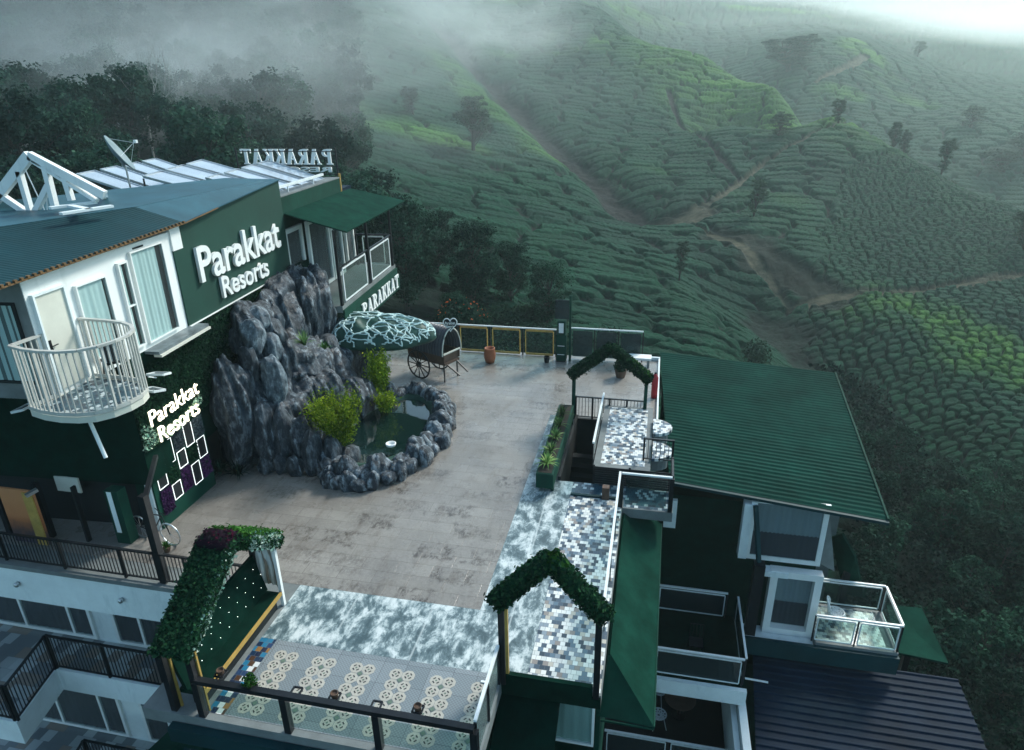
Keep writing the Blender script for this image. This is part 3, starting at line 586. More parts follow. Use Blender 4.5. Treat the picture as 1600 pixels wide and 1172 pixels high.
# long turf awning along the right side of the path
t = thing('turf_awning', (0, 14, -.6), 'long dark green turf awning sloping down outside the glass railing', 'awning')
A_, B_, C_, D_, E_ = (-.44, 17.3, -.16), (-.42, 11.2, -.16), (.58, 10.2, -.95), (.66, 17.3, -.95), (-.6, 10.25, -.95)
m_ = MB(); m_.slab([A_, B_, C_, D_], (.62, 0, .78), .05); m_.slab([B_, E_, C_], (0, -.6, .8), .05); m_.build('roof_sheet', MT['awning'], t)
m_ = MB(); m_.bar(C_, D_, .03, .05); m_.bar((-.5, 10.2, -1.0), (.58, 10.2, -1.0), .03, .05); m_.box((-.62, 10.3, -3.9), (-.52, 17.3, -.32)); m_.build('edge_frame', MT['green'], t)
# lower front: turf-covered lean-to and curtained window under the near arch
t = thing('front_wing', (-1.5, 9.8, -8), 'dark green turf wing with a curtained window below the near arch', 'building')
MB().box((-8.2, 9.4, -8), (-2.602, 9.8, -.31)).box((-2.6, 10.2, -8), (-.62, 10.6, -.31)).box((-8.4, 8.2, -8), (-2.6, 9.398, -.31)).build('wall', MT['dkgreen'], t)
MB().slab([(-2.56, 10.18, -.33), (-2.56, 8.0, -1.5), (-1.32, 8.0, -1.5), (-1.32, 10.18, -.33)], (0, -.54, .84), .06).build('sloping_roof', MT['dkgreen'], t)
def window(parent, O, U, Nn, u0, u1, z0, z1, fw=.06, frame='white', cur='curtain', vdiv=(), hdiv=(), depth=.08, glassm='winglass', off=0.0, pull=1.0, name='window'):
    """framed window standing proud of a wall: frame, curtain and pane"""
    O = np.array(O, float); U = np.array(U, float); Nn = np.array(Nn, float)
    def P(u, z, n): return O + U * u + Nn * (n + off) + np.array([0, 0, z])
    def bx(m_, ua, ub, za, zb_, n0, n1):
        vs = [P(ua, za, n0), P(ub, za, n0), P(ub, zb_, n0), P(ua, zb_, n0), P(ua, za, n1), P(ub, za, n1), P(ub, zb_, n1), P(ua, zb_, n1)]
        m_.add(vs, [(0, 3, 2, 1), (4, 5, 6, 7), (0, 1, 5, 4), (1, 2, 6, 5), (2, 3, 7, 6), (3, 0, 4, 7)])
    m_ = MB(); bx(m_, u0, u1, z0, z0 + fw, 0, depth); bx(m_, u0, u1, z1 - fw, z1, 0, depth); bx(m_, u0, u0 + fw, z0 + fw, z1 - fw, 0, depth); bx(m_, u1 - fw, u1, z0 + fw, z1 - fw, 0, depth)
    for v in vdiv: bx(m_, v - fw * .4, v + fw * .4, z0 + fw, z1 - fw, 0, depth - .004)
    for (ua, ub, z) in hdiv: bx(m_, ua, ub, z - fw * .4, z + fw * .4, 0, depth - .008)
    w_ = m_.build(name, MT[frame], parent)
    # rippled curtain
    n = max(8, int((u1 - u0) / .035)); m_ = MB(); vs = []; uE = u0 + fw + (u1 - u0 - 2 * fw) * pull
    for i in range(n + 1):
        u = u0 + fw + (uE - u0 - fw) * i / n; d = .017 + .007 * math.sin(i * 1.05) + .004 * math.sin(i * .53); vs += [P(u, z0 + fw, d), P(u, z1 - fw, d)]
    m_.add(vs, [(2 * i, 2 * i + 2, 2 * i + 3, 2 * i + 1) for i in range(n)]); m_.build('curtain', MT[cur], w_, smooth=True)
    if cur == 'greycurtain':
        zm = z0 + (z1 - z0) * .46; m_ = MB(); vs = []
        for i in range(n + 1):
            u = u0 + fw + (uE - u0 - fw) * i / n; d = .031 + .004 * math.sin(i * 1.05); vs += [P(u, z0 + fw, d), P(u, zm + .02 * math.sin(i * 1.6), d + .002)]
        m_.add(vs, [(2 * i, 2 * i + 2, 2 * i + 3, 2 * i + 1) for i in range(n)]); m_.build('lower_curtain', MT['darkcurtain'], w_, smooth=True)
    m_ = MB(); bx(m_, u0 + fw, u1 - fw, z0 + fw, z1 - fw, .045, .052); m_.build('pane', MT[glassm], w_)
    m_ = MB(); bx(m_, u0 + fw, u1 - fw, z0 + fw, z1 - fw, -.002, .0015); m_.build('backing', MT['dark'], w_)
    return w_
X1, Y1, NY = (1, 0, 0), (0, 1, 0), (0, -1, 0)
q0, q1 = PY(868, 1085, 10.2), PY(926, 1160, 10.2)
MT['palecurtain'] = curtain('striped_green_curtain', (.42, .55, .50), 14)
window(t, (0, 10.2, 0), X1, NY, q0[0] - .3, q1[0] + .02, -1.72, -.36, fw=.05, cur='palecurtain', off=.0)
# ------------------------------------------------------------------ right hand wing with the big corrugated roof
RB = thing('right_wing', (3, 18, -12), 'tall dark green wing at the right under a big green corrugated roof', 'building')
def corrugated(c00, c10, c11, c01, nrib, amp, name, mat, parent, sharp=False):
    """corrugated sheet; ribs run c00->c10, repeat towards c01"""
    c00, c10, c11, c01 = [np.array(c, float) for c in (c00, c10, c11, c01)]; nv = nrib * (20 if sharp else 8) + 1
    nn = np.cross(c10 - c00, c01 - c00); nn /= np.linalg.norm(nn); nn = nn if nn[2] > 0 else -nn
    v = np.linspace(0, 1, nv)[:, None]; L_ = c00 + (c01 - c00) * v; R_ = c10 + (c11 - c10) * v
    sw = np.sin(v * nrib * 2 * np.pi); h = ((np.clip((sw - .55) * 5, 0, 1) if sharp else np.clip(sw * 1.6, -1, 1)) * amp) * nn; V = []
    NU = 12
    for k in range(NU + 1):
        V.append(L_ + (R_ - L_) * k / NU + h + nn * .004 * (k % 2))
    V = np.concatenate(V); V2 = V - nn * .015
    F_ = np.array([(k * nv + i, (k + 1) * nv + i, (k + 1) * nv + i + 1, k * nv + i + 1) for k in range(NU) for i in range(nv - 1)])
    n = len(V); Vall = np.concatenate([V, V2]); F2 = F_[:, ::-1] + n
    off = Vector((0, 0, 0)); p = parent
    while p is not None: off += p.location; p = p.parent
    return np_mesh(name, Vall - np.array(off), np.concatenate([F_, F2]), mat, parent)
MT['roofgreen'] = paint('green_corrugated_metal', (.005, .044, .032), .8, .35, .5, .04, 30, dirt=(.002, .024, .018), spec=.04)
MT['navy'] = paint('navy_corrugated_metal', (.006, .016, .032), .6, .35, .5, .04, 30, dirt=(.012, .025, .04), spec=.06)
NL, NR, FR, FL = np.array([.42, 29.3, -.05]), PY(1305, 583, 29.3), PY(1388, 813, 18.2), PY(1046, 750, 18.25)
corrugated(NL, NR, FR, FL, 46, .022, 'roof', MT['roofgreen'], RB)
MB().bar(FL + [0, -.05, -.06], FR + [0, -.05, -.06], .14, .09).build('gutter', MT['bluemetal'], RB)
MB().bar(NR + [0, 0, .03], FR + [0, 0, .03], .06, .05).build('verge_trim', MT['green'], RB)
m_ = MB(); a_, b_ = PZ(1150, 697, -.38), PZ(1163, 700, -.39); m_.bar(a_, b_, .03, .01); a_, b_ = PZ(1256, 723, -.55), PZ(1270, 727, -.55); m_.bar(a_, b_, .03, .01); 
m_.build('roof_patch', MT['railwhite'], RB)
m_ = MB(); m_.box((.62, 18.45, -12), (5.42, 29, -.62)); m_.build('wall', MT['dkgreen'], RB)
MB().box((5.42, 21, -12), (6.6, 28.5, -1.2)).build('side_wall', MT['grey'], RB)
wn = window(RB, (0, 18.45, 0), X1, NY, 3.28, 5.5, -2.62, -.42, fw=.15, cur='greycurtain')
window(RB, (0, 18.45, 0), X1, NY, 4.1, 5.62, -5.25, -2.82, fw=.22, cur='greycurtain', depth=.3)
MB().box((3.05, 18.1, -2.45), (3.3, 18.44, -.5)).box((3.25, 18.14, -.9), (3.42, 18.30, -.42)).build('pillar', MT['fascia'], RB)
MB().box((3.9, 18.1, -3.02), (4.6, 18.44, -2.84)).build('cornice', MT['fascia'], RB)
MB().box((3.3, 17.9, -5.5), (5.62, 18.44, -5.26)).build('sill', MT['fascia'], RB)
MB().box((.75, 18.3, -1.75), (1.12, 18.44, -.75)).build('white_panel', MT['fascia'], RB)
MB().slab([PY(1297, 808, 18.6), PY(1280, 880, 18.6), PY(1304, 893, 18.9), PY(1290, 815, 18.9)], (0, -1, 0), .05).build('side_awning', MT['grey'], RB)
# thick black post with its raking steel strut
pa_, pb_ = PY(1187, 882, 17.5), PY(1163, 1078, 17.5)
t = thing('steel_post', (pb_[0], 17.5, pb_[2]), 'thick black steel post standing in front of the right wing', 'post')
MB().bar((pa_[0], 17.5, pa_[2] - 2.6), (pa_[0], 17.5, pa_[2] + .05), .30, .30).build('post', MT['black'], t)
MB().bar(PY(1181, 790, 18.05), PY(1186, 888, 17.5), .12, .1).build('strut', MT['bluemetal'], t)
# balcony at the right with white framed glass
t = thing('side_balcony', (6.7, 18.4, -5.4), 'projecting balcony with mosaic floor and white framed glass right of the wing', 'balcony')
MB().box((5.63, 17.75, -5.25), (8.0, 19.6, -5.02)).build('floor_slab', MT['grey'], t); MB().add([(5.7, 17.85, -5.014), (7.7, 17.85, -5.014), (7.7, 19.5, -5.014), (5.7, 19.5, -5.014)], [(0, 1, 2, 3)]).build('mosaic_floor', MT['mosaic'], t)
MB().box((3.3, 17.62, -5.75), (8.02, 17.745, -5.12)).build('fascia', MT['bluemetal'], t)
for a_, b_, k, lab in (((5.5, 17.78, -5), (7.95, 17.78, -5), 2, 'front glass railing of the right hand balcony'), ((7.95, 17.8, -5), (7.95, 19.55, -5), 1, 'outer side glass railing of the right hand balcony'), ((5.95, 19.57, -5), (7.93, 19.57, -5), 1, 'back glass railing of the right hand balcony')):
    balustrade('glass_railing', a_, b_, 1.02, lab, k, pw=.04)
# lattice garden chairs
def lattice_chair(name, c, rz, label, group, col='railwhite'):
    t = thing(name, c, label, 'chair', group, rz)
    def ring(m_, pts, r=.012): m_.tube(pts, r, 5, closed=True)
    m_ = MB()                                               # egg shaped shell: seat dish and back dish of open lattice
    def shell(fx, rad, n1):
        for i in range(n1):
            a0 = i * 2 * math.pi / n1
            for sgn in (1, -1): m_.tube([fx(k / 6, a0 + sgn * k * .16) for k in range(1, 7)], .014, 4)
        for k in (2, 4, 6): ring(m_, [fx(k / 6, j * 2 * math.pi / 18) for j in range(18)], .013 if k < 6 else .022)
    shell(lambda s, a: (.24 * s * math.cos(a), .23 * s * math.sin(a), .44 + .05 * s * s), 1, 11); m_.build('seat', MT[col], t, local=True)
    m_ = MB(); shell(lambda s, a: (-.24 - .10 * (.5 + .5 * s * math.sin(a)) + .08 * (s * math.cos(a)) ** 2, .25 * s * math.cos(a), .70 + .25 * s * math.sin(a)), 1, 11); m_.build('backrest', MT[col], t, local=True)
    for sx in (-1, 1):
        for sy in (-1, 1): MB().tube([(.13 * sx, .13 * sy, .44), (.22 * sx, .22 * sy, 0)], .013, 6).build('leg', MT[col], t, local=True)
    return t
lattice_chair('lattice_chair', (6.35, 18.7, -5.01), math.radians(-10), 'white lattice chair on the mosaic floor of the right hand balcony', 'lattice chairs')
# two open balconies stacked in the recess
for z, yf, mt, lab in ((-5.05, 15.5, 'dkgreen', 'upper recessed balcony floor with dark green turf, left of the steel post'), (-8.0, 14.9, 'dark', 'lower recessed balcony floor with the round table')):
    t = thing('recessed_balcony', (2, 17, z - .3), lab, 'balcony', 'recessed balconies')
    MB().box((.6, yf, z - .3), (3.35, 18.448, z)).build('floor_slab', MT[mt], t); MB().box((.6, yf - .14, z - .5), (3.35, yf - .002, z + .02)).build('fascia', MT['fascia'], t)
balustrade('glass_railing', (.75, 18.3, -5.02), (2.95, 18.3, -5.02), 1.0, 'white framed railing at the back of the upper recessed balcony', 1, pw=.04, glassmat='tintglass')
balustrade('glass_railing', (.7, 15.56, -5.02), (3.2, 15.56, -5.02), 1.0, 'white framed railing across the front of the upper recessed balcony', 1, pw=.04, glassmat='tintglass')
balustrade('glass_railing', (3.25, 15.62, -5.02), (3.25, 18.2, -5.02), 1.0, 'white framed railing on the side of the upper recessed balcony by the steel post', 1, pw=.04, glassmat='tintglass')
balustrade('glass_railing', (-.6, 14.96, -7.98), (3.2, 14.96, -7.98), 1.0, 'white framed railing across the front of the lower balcony with the round table', 2, pw=.05, glassmat='tintglass')
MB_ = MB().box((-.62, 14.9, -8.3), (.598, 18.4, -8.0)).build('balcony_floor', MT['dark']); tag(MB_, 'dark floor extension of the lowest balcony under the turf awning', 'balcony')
t = thing('metal_chair', (1.95, 16.6, -5.04), 'dark metal chair alone on the turf floor of the upper recessed balcony', 'chair')
m_ = MB(); m_.box((-.2, -.2, .42), (.2, .2, .45)); m_.build('seat', MT['black'], t, local=True)
m_ = MB(); m_.tube([(-.2, .2, .44), (-.2, .27, .9), (.2, .27, .9), (.2, .2, .44)], .013, 6); [m_.tube([(x, .21, .46), (x, .265, .88)], .008, 5) for x in (-.1, 0, .1)]; m_.build('backrest', MT['black'], t, local=True)
for sx in (-1, 1):
    for sy in (-1, 1): MB().tube([(.19 * sx, .19 * sy, .43), (.22 * sx, .23 * sy, 0)], .013, 6).build('leg', MT['black'], t, local=True)
tp = PZ(1063, 1090, -7.25)
t = thing('round_table', (tp[0], tp[1], -8.0), 'round brown table on the lowest balcony beside two white chairs', 'table')
MB().lathe((tp[0], tp[1], -7.3), [(.01, 0), (.46, 0), (.5, .02), (.5, .05), (.47, .06), (.01, .06)], 32).build('table_top', MT['wood'], t); MB().lathe((tp[0], tp[1], -8.0), [(.24, 0), (.24, .03), (.05, .06), (.04, .68), (.12, .699)], 16).build('pedestal', MT['black'], t)
cp = PZ(1030, 1085, -7.5); lattice_chair('lattice_chair', (cp[0], cp[1] + .2, -7.99), math.radians(-25), 'white lattice chair behind the round table, half under the turf awning', 'lattice chairs')
cp = PZ(1027, 1105, -7.5); lattice_chair('lattice_chair', (cp[0] + .05, cp[1] - .25, -7.99), math.radians(15), 'white lattice chair on the near side of the round brown table', 'lattice chairs')
m_ = MB().box((.58, 14.9, -7.7), (.66, 18.4, -5.36)); 
# navy roof and white parapet
t = thing('lower_building', (6.5, 15, -12), 'lower building under a wide navy blue corrugated roof', 'building')
corrugated((3.9, 18.1, -5.98), (9.95, 18.1, -6.02), (9.75, 12.3, -6.25), (3.45, 12.3, -6.2), 22, .045, 'roof', MT['navy'], t, True)
MB().box((3.6, 12.4, -12), (9.6, 17.9, -6.4)).build('wall', MT['dkgreen'], t); 
m_ = MB().box((3.2, 12.3, -6.6), (3.42, 17.2, -5.72)); m_.build('parapet', MT['fascia'], t)
MB().box((3.02, 12.3, -7.6), (3.18, 17.3, -6.0)).build('side_fascia', MT['fascia'], t); MB().tube([(3.5, 16.7, -5.85), (4.2, 16.72, -5.9)], .03, 8).build('white_pipe', MT['railwhite'], t)
for (q, lab) in ((((1318, 832, 19.6, -2.9), (1338, 868, 19.6, -3.4), (1352, 932, 20.2, -4.6), (1322, 925, 20.2, -4.6), (1300, 838, 20.0, -3.0)), 'small bright green turf shed roof behind the right hand balcony'),
                 (((1385, 945, 21.5, -5.5), (1440, 950, 21.5, -5.5), (1482, 1036, 19, -6.0), (1405, 1020, 19, -6.0)), 'low green sheet roof beyond the corner of the navy roof')):
    t = thing('shed_roof', PY(*q[0][:3]), lab, 'roof', 'small green roofs at the right')
    pts = [PY(a, b, c) for a, b, c, d in q]; n_ = np.cross(pts[1] - pts[0], pts[2] - pts[0]); n_ /= np.linalg.norm(n_); n_ = n_ if n_[2] > 0 else -n_
    MB().slab(pts, n_, .08).build('roof_sheet', MT['awning'], t); c_ = sum(pts) / len(pts); MB().bar((c_[0], c_[1], -12), (c_[0], c_[1], c_[2] - .3), .2, .2).build('support', MT['black'], t)

# ------------------------------------------------------------------ main block on the left
MBd = thing('main_building', (-13, 13, -12), 'white and dark green main resort building on the left with a blue roof', 'building')
def Fbox(m_, u0, u1, z0, z1, n0, n1):
    vs = [F(u, z, n) for n in (n0, n1) for u, z in ((u0, z0), (u1, z0), (u1, z1), (u0, z1))]
    return m_.add(vs, [(0, 3, 2, 1), (4, 5, 6, 7), (0, 1, 5, 4), (1, 2, 6, 5), (2, 3, 7, 6), (3, 0, 4, 7)])
Fbox(MB(), 0, 16, 1.5, 4.95, -7, 0).build('overhang_wall', MT['dkgreen'], MBd)
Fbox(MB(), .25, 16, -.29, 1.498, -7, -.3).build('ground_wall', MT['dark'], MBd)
Fbox(MB(), -2.1, 2.86, 4.952, 7.62, -6, .0).build('white_wall', MT['white'], MBd)
Fbox(MB(), 2.862, 3.3, 7.1, 7.72, -.3, .05).build('white_beam', MT['white'], MBd)
MT['signwall'] = paint('green_sign_wall', (.006, .045, .032), .7, .18, .8, .2, 60)
m_ = MB(); zt = lambda u: 7.74 + (u - 3.28) * .068
vs = [F(2.865, 4.97, .04), F(9.45, 4.97, .04), F(9.45, 8.18, .04), F(3.31, 7.75, .04), F(3.31, 7.09, .04), F(2.865, 7.09, .04)]; vb = [v - FN * .35 for v in vs]
m_.add(vs + vb, [tuple(range(6)), tuple(range(11, 5, -1))] + [(i, i + 6, (i + 1) % 6 + 6, (i + 1) % 6) for i in range(6)]); m_.build('sign_wall', MT['signwall'], MBd)
Fbox(MB(), 2.87, 9.45, 4.952, 4.969, -.1, .10).build('white_ledge', MT['white'], MBd)
Fbox(MB(), 3.32, 16, 4.955, 7.2, -7, -.33).build('rear_wall', MT['green'], MBd)
# end wall of the upper storey facing the camera, with its curtained window
a0 = F(-2.1, 0, 0); window(MBd, a0, -FN, -FU, .25, 2.6, 5.35, 7.15, fw=.05, frame='dark', cur='curtain')
Fbox(MB(), -2.115, -2.102, 4.96, 7.6, -6, -.02).build('end_wall', MT['grey'], MBd)
# roof: front slope, ridge, back slope with sky sheen painted in as paler blue
def rp(px, py, z): return PZ(px, py, z)
e0, e1, e2 = F(-3.4, 7.66, .22), F(3.3, 7.80, .22), F(9.6, 8.22, .12)
r0, r1 = F(-3.4, 8.22, -4.1), F(3.0, 8.25, -.9)
m_ = MB(); m_.slab([e0, e1, r1, r0], FN, .0)
corrugated(e0, r0, r1, e1, 56, .004, 'roof', MT['bluemetal'], MBd)
m_ = MB(); MT['sheenroof'] = paint('sky_sheen_roof_sheet', (.020, .080, .105), .5, .3, .8, .05, 20, spec=.3)  # blue metal again, lightened in colour for the sky it mirrors
m_.slab([r0 + [0, 0, .01], r1 + [0, 0, .01], F(9.5, 8.2, -.35), F(9.4, 8.25, -1.9), F(4, 8.2, -6.2), F(-3.4, 8.1, -7)], (0, 0, 1), .06); m_.slab([e1, F(9.5, 8.2, .1), F(9.5, 8.2, -.33), r1], (0, 0, 1), .03); m_.build('back_roof', MT['sheenroof'], MBd)
m_ = MB(); m_.bar(e0 + [0, 0, -.03], e1 + [0, 0, -.03], .035, .03); m_.bar(e1 + [0, 0, -.03], F(5.1, 7.9, .2), .035, .03)
for i in range(42): p = e0 + (e1 - e0) * i / 41; m_.box((p[0] - .03, p[1] - .03, p[2] - .03), (p[0] + .03, p[1] + .03, p[2] + .035))
m_.build('eave_trim', MT['ochre'], MBd)
# door and windows of the white wall
def FWin(*a, **k): return window(MBd, F(0, 0), FU, FN, *a, **k)
m_ = MB(); Fbox(m_, -1.95, -1.16, 5.12, 7.22, .0, .05); d_ = m_.build('door', MT['cream'], MBd)
m_ = MB(); Fbox(m_, -2.0, -1.95, 5.1, 7.27, 0, .09); Fbox(m_, -1.16, -1.11, 5.1, 7.27, 0, .09); Fbox(m_, -1.95, -1.16, 7.22, 7.27, 0, .09); m_.build('door_frame', MT['fascia'], d_)
m_ = MB(); Fbox(m_, -1.9, -1.84, 5.95, 6.25, .05, .065); m_.bar(F(-1.87, 6.12, .1), F(-1.72, 6.12, .1), .02, .02); m_.build('handle', MT['black'], d_)
FWin(-.82, .16, 5.35, 7.14, fw=.04, vdiv=(), pull=.92)
FWin(.62, .98, 5.12, 7.3, fw=.05, hdiv=((.67, .93, 6.2),), cur='curtain', pull=.55)
FWin(1.12, 2.42, 5.08, 7.46, fw=.04, pull=.80)
m_ = MB(); Fbox(m_, .9, 3.2, 4.87, 4.95, .005, .42); m_.build('ledge', [paint('veined_ledge', (.13, .16, .17), .35, .5, 3, .1)], MBd)
m_ = MB(); Fbox(m_, .9, 3.2, 4.80, 4.865, .25, .47); m_.build('ledge_trim', MT['cream'], MBd)
Fbox(MB(), 1.35, 1.75, 7.28 + .2, 7.5 + .02, .0, .02).build('vent', MT['dark'], MBd)
# round balcony
bc = np.array([-11.62, 11.1]); outl = [np.array(q) for q in ((-12.50, 11.0), (-12.56, 10.32), (-12.12, 10.2), (-11.69, 10.16), (-11.3, 10.2), (-10.98, 10.32), (-10.76, 10.58), (-10.64, 10.92), (-10.63, 11.28), (-10.75, 11.60), (-11.02, 11.86), (-11.39, 12.02), (-11.8, 12.07), (-12.58, 12.1))]
bal = thing('round_balcony', (-11.9, 11.1, 4.7), 'rounded balcony with cream bar railing outside the white door', 'balcony')
MB().prism([(p[0], p[1]) for p in outl], 4.86, 5.0).build('floor_slab', MT['cream'], bal); MB().add([(bc[0] + (p[0] - bc[0]) * .95, bc[1] + (p[1] - bc[1]) * .95, 5.006) for p in outl], [tuple(range(len(outl)))]).build('mosaic_floor', MT['mosaicdark'], bal)
MT['creamrail'] = paint('cream_painted_steel', (.50, .50, .46), .4, .1, 4, .05)
rl = [np.array([*p, 6.42]) for p in outl]; m_ = MB()
for a_, b_ in zip(rl[:-1], rl[1:]): m_.bar(a_, b_, .08, .05)
m_.build('top_rail', MT['creamrail'], bal)
m_ = MB()
for a_, b_ in zip(rl[:-1], rl[1:]): m_.bar(a_ - [0, 0, 1.36], b_ - [0, 0, 1.36], .04, .08)
m_.build('bottom_rail', MT['creamrail'], bal)
cum = [0]; [cum.append(cum[-1] + np.linalg.norm(b_ - a_)) for a_, b_ in zip(rl[:-1], rl[1:])]; nb = 46
m_ = MB()
for i in range(nb + 1):
    s_ = cum[-1] * i / nb; k = min(len(cum) - 2, max(0, int(np.searchsorted(cum, s_)) - 1)); p = rl[k] + (rl[k + 1] - rl[k]) * ((s_ - cum[k]) / (cum[k + 1] - cum[k])); w_ = .026 if i % 11 else .045
    m_.bar(p - [0, 0, 1.36], p - [0, 0, .02], w_, w_)
m_.build('bars', MT['creamrail'], bal)
MB().tube([(-11.45, 10.6, 4.7), (-11.2, 10.5, 3.9)], .04, 8).build('drain_pipe', MT['fascia'], bal)
fl0 = None
for i, (px, py, lab) in enumerate(((46, 637, 'square floodlight under the balcony rim, leftmost of five'), (90, 641, 'square floodlight under the balcony rim, second from the left'), (162, 638, 'square floodlight under the balcony rim, in the middle of five'), (232, 612, 'square floodlight at the right of the balcony rim, lower of two'), (244, 587, 'square floodlight beside the veined ledge, upper of two'))):
    p = PZ(px, py, 4.62); c_ = np.array([p[0], p[1], 4.62]); dv = np.array([p[0] - bc[0], p[1] - bc[1], 0]); dv /= np.linalg.norm(dv); sv_ = np.array([-dv[1], dv[0], 0]); upv = np.array([0, 0, 1.]) * .95 + dv * .25; upv /= np.linalg.norm(upv); ax = np.cross(sv_, upv)
    t = thing('floodlight', c_, lab, 'floodlight', 'square floodlights around the round balcony')
    q = [c_ + dv * .12 + sv_ * a * .21 + np.cross(upv, sv_) * b_ * .17 for a, b_ in ((-1, -1), (1, -1), (1, 1), (-1, 1))]; n_ = upv
    m_ = MB(); [m_.bar(q[k], q[(k + 1) % 4], .035, .05, up=n_) for k in range(4)]; m_.build('frame', MT['railwhite'], t)
    MB().slab([c_ + (v - c_) * .9 + n_ * .01 for v in q], n_, .03).build('lens', MT['tintglass'], t); MB().bar(c_ - n_ * .05, c_ - dv * .3 + [0, 0, .1], .03, .03).build('bracket', MT['railwhite'], t)
# two cushioned chairs on the balcony
MT['patterned'] = mosaic('black_and_white_pattern', .35, [(0, (.02, .02, .02)), (.5, (.75, .75, .72))])
for (px, py, rz, lab) in ((78, 608, .5, 'black chair with a patterned back at the left side of the round balcony'), (184, 590, -2.2, 'black chair with a patterned back at the right side of the round balcony')):
    p = PZ(px, py, 5.01); t = thing('balcony_chair', p, lab, 'chair', 'patterned chairs on the balcony', rz)
    MB().box((-.22, -.22, .4), (.22, .22, .47)).build('seat', MT['black'], t, local=True, bevel=.02); MB().box((-.22, .2, .48), (.22, .27, .95)).build('backrest', MT['patterned'], t, local=True, bevel=.02)
    for sx in (-1, 1):
        for sy in (-1, 1): MB().tube([(.18 * sx, .18 * sy, .4), (.22 * sx, .22 * sy, 0)], .018, 6).build('leg', MT['black'], t, local=True)
# ground floor: porch columns, mural boards, LED panel wall
LW = thing('led_panel_wall', (-12.7, 14.2, 0), 'green wall with purple plant panels and small white lit frames below the neon sign', 'wall')
MB().box((-13.3, 13.12, 0), (-12.75, 15.5, 2.6)).build('wall', MT['green'], LW); MB().box((-12.96, 13.06, 0), (-12.8, 13.115, 2.55)).build('edge_post', MT['fascia'], LW)
def furry(name, c0, c1): return leafmat(name, c0, c1, rough=.9, trans=.1)
MT['purple'] = furry('purple_turf', (.03, .01, .05), (.09, .03, .12)); MT['slate'] = furry('slate_turf', (.04, .055, .07), (.10, .12, .14))
MT['lit'] = emis('lit_strip', (.95, 1, .98), .55)
def LP(px, py): q_ = PX(px, py, -12.74); return q_[1], q_[2]
def turfpanel(y0, y1, z0, z1, mat):
    n = int(2600 * (y1 - y0) * (z1 - z0)); p = np.stack([-12.735 + NP.uniform(0, .03, n), NP.uniform(y0, y1, n), NP.uniform(z0, z1, n)], -1)
    v, f = leaf_cards(p, .04, np.array([[1, 0, 0]]), .8); np_mesh('turf_panel', v - np.array(LW.location), f, MT[mat], LW)
cols = [13.27, 13.72, 14.16, 14.60, 15.02]
rows_ = [[('slate', 1.55, 2.4), ('void', 1.15, 1.53), ('purple', .35, 1.1)], [('void', 1.65, 2.35), ('grass', 1.05, 1.6), ('litvoid', .55, 1.02)], [('slate', 1.85, 2.4), ('void', 1.3, 1.8), ('purple', .55, 1.25)], [('void', 1.75, 2.45), ('grass', 1.2, 1.7), ('litvoid', .5, 1.15)], [('slate', 1.8, 2.45), ('void', 1.15, 1.75), ('purple', .5, 1.1)]]
for c_, rw in zip(cols, rows_):
    for k, z0, z1 in rw:
        if 'void' in k:
            y0, y1 = c_ + .03, c_ + .37; m_ = MB()
            for a_, b_ in (((y0, z0), (y1, z0)), ((y1, z0), (y1, z1)), ((y1, z1), (y0, z1)), ((y0, z1), (y0, z0))): m_.bar((-12.725, *a_), (-12.725, *b_), .015, .015)
            f_ = m_.build('lit_frame', MT['lit'], LW); MB().box((-12.748, y0, z0), (-12.742, y1, z1)).build('dark_panel', MT['dark'], f_)
        else: turfpanel(c_, c_ + .42, z0, z1, k)
# neon panel: leafy facing of the overhang under the windows, running up behind the rock
gt = thing('leafy_facade', F(3, 3, 0), 'leafy artificial hedge facing under the sign wall and windows', 'hedge')
def facepts(poly, n, off=.02):
    us = [p[0] for p in poly]; zs = [p[1] for p in poly]; out = []
    u = NP.uniform(min(us), max(us), n * 3); z = NP.uniform(min(zs), max(zs), n * 3); k = inpoly(u, z, poly); u, z = u[k][:n], z[k][:n]
    return FP + u[:, None] * FU + z[:, None] * np.array([0, 0, 1.]) + FN * (off + NP.uniform(0, .07, len(u)))[:, None]
for poly, mat, n in (([(0.0, 2.45), (2.7, 2.45), (4.4, 3.2), (9.4, 3.6), (9.4, 4.93), (3.3, 4.93), (3.2, 4.6), (.9, 4.6), (.1, 4.2), (0, 3.6)], 'grass', 26000), ([(0.0, 2.5), (1.5, 2.45), (2.7, 2.7), (2.6, 3.0), (1.6, 2.7), (.7, 2.8), (.05, 3.3)], 'palebloom', 1500), ([(6.2, 4.1), (9.3, 4.1), (9.3, 4.9), (6.6, 4.9)], 'grasslight', 900)):
    p = facepts(poly, n); v, f = leaf_cards(p, .06, FN[None], .9); np_mesh('leaf_cover', v - np.array(gt.location), f, MT[mat], gt)

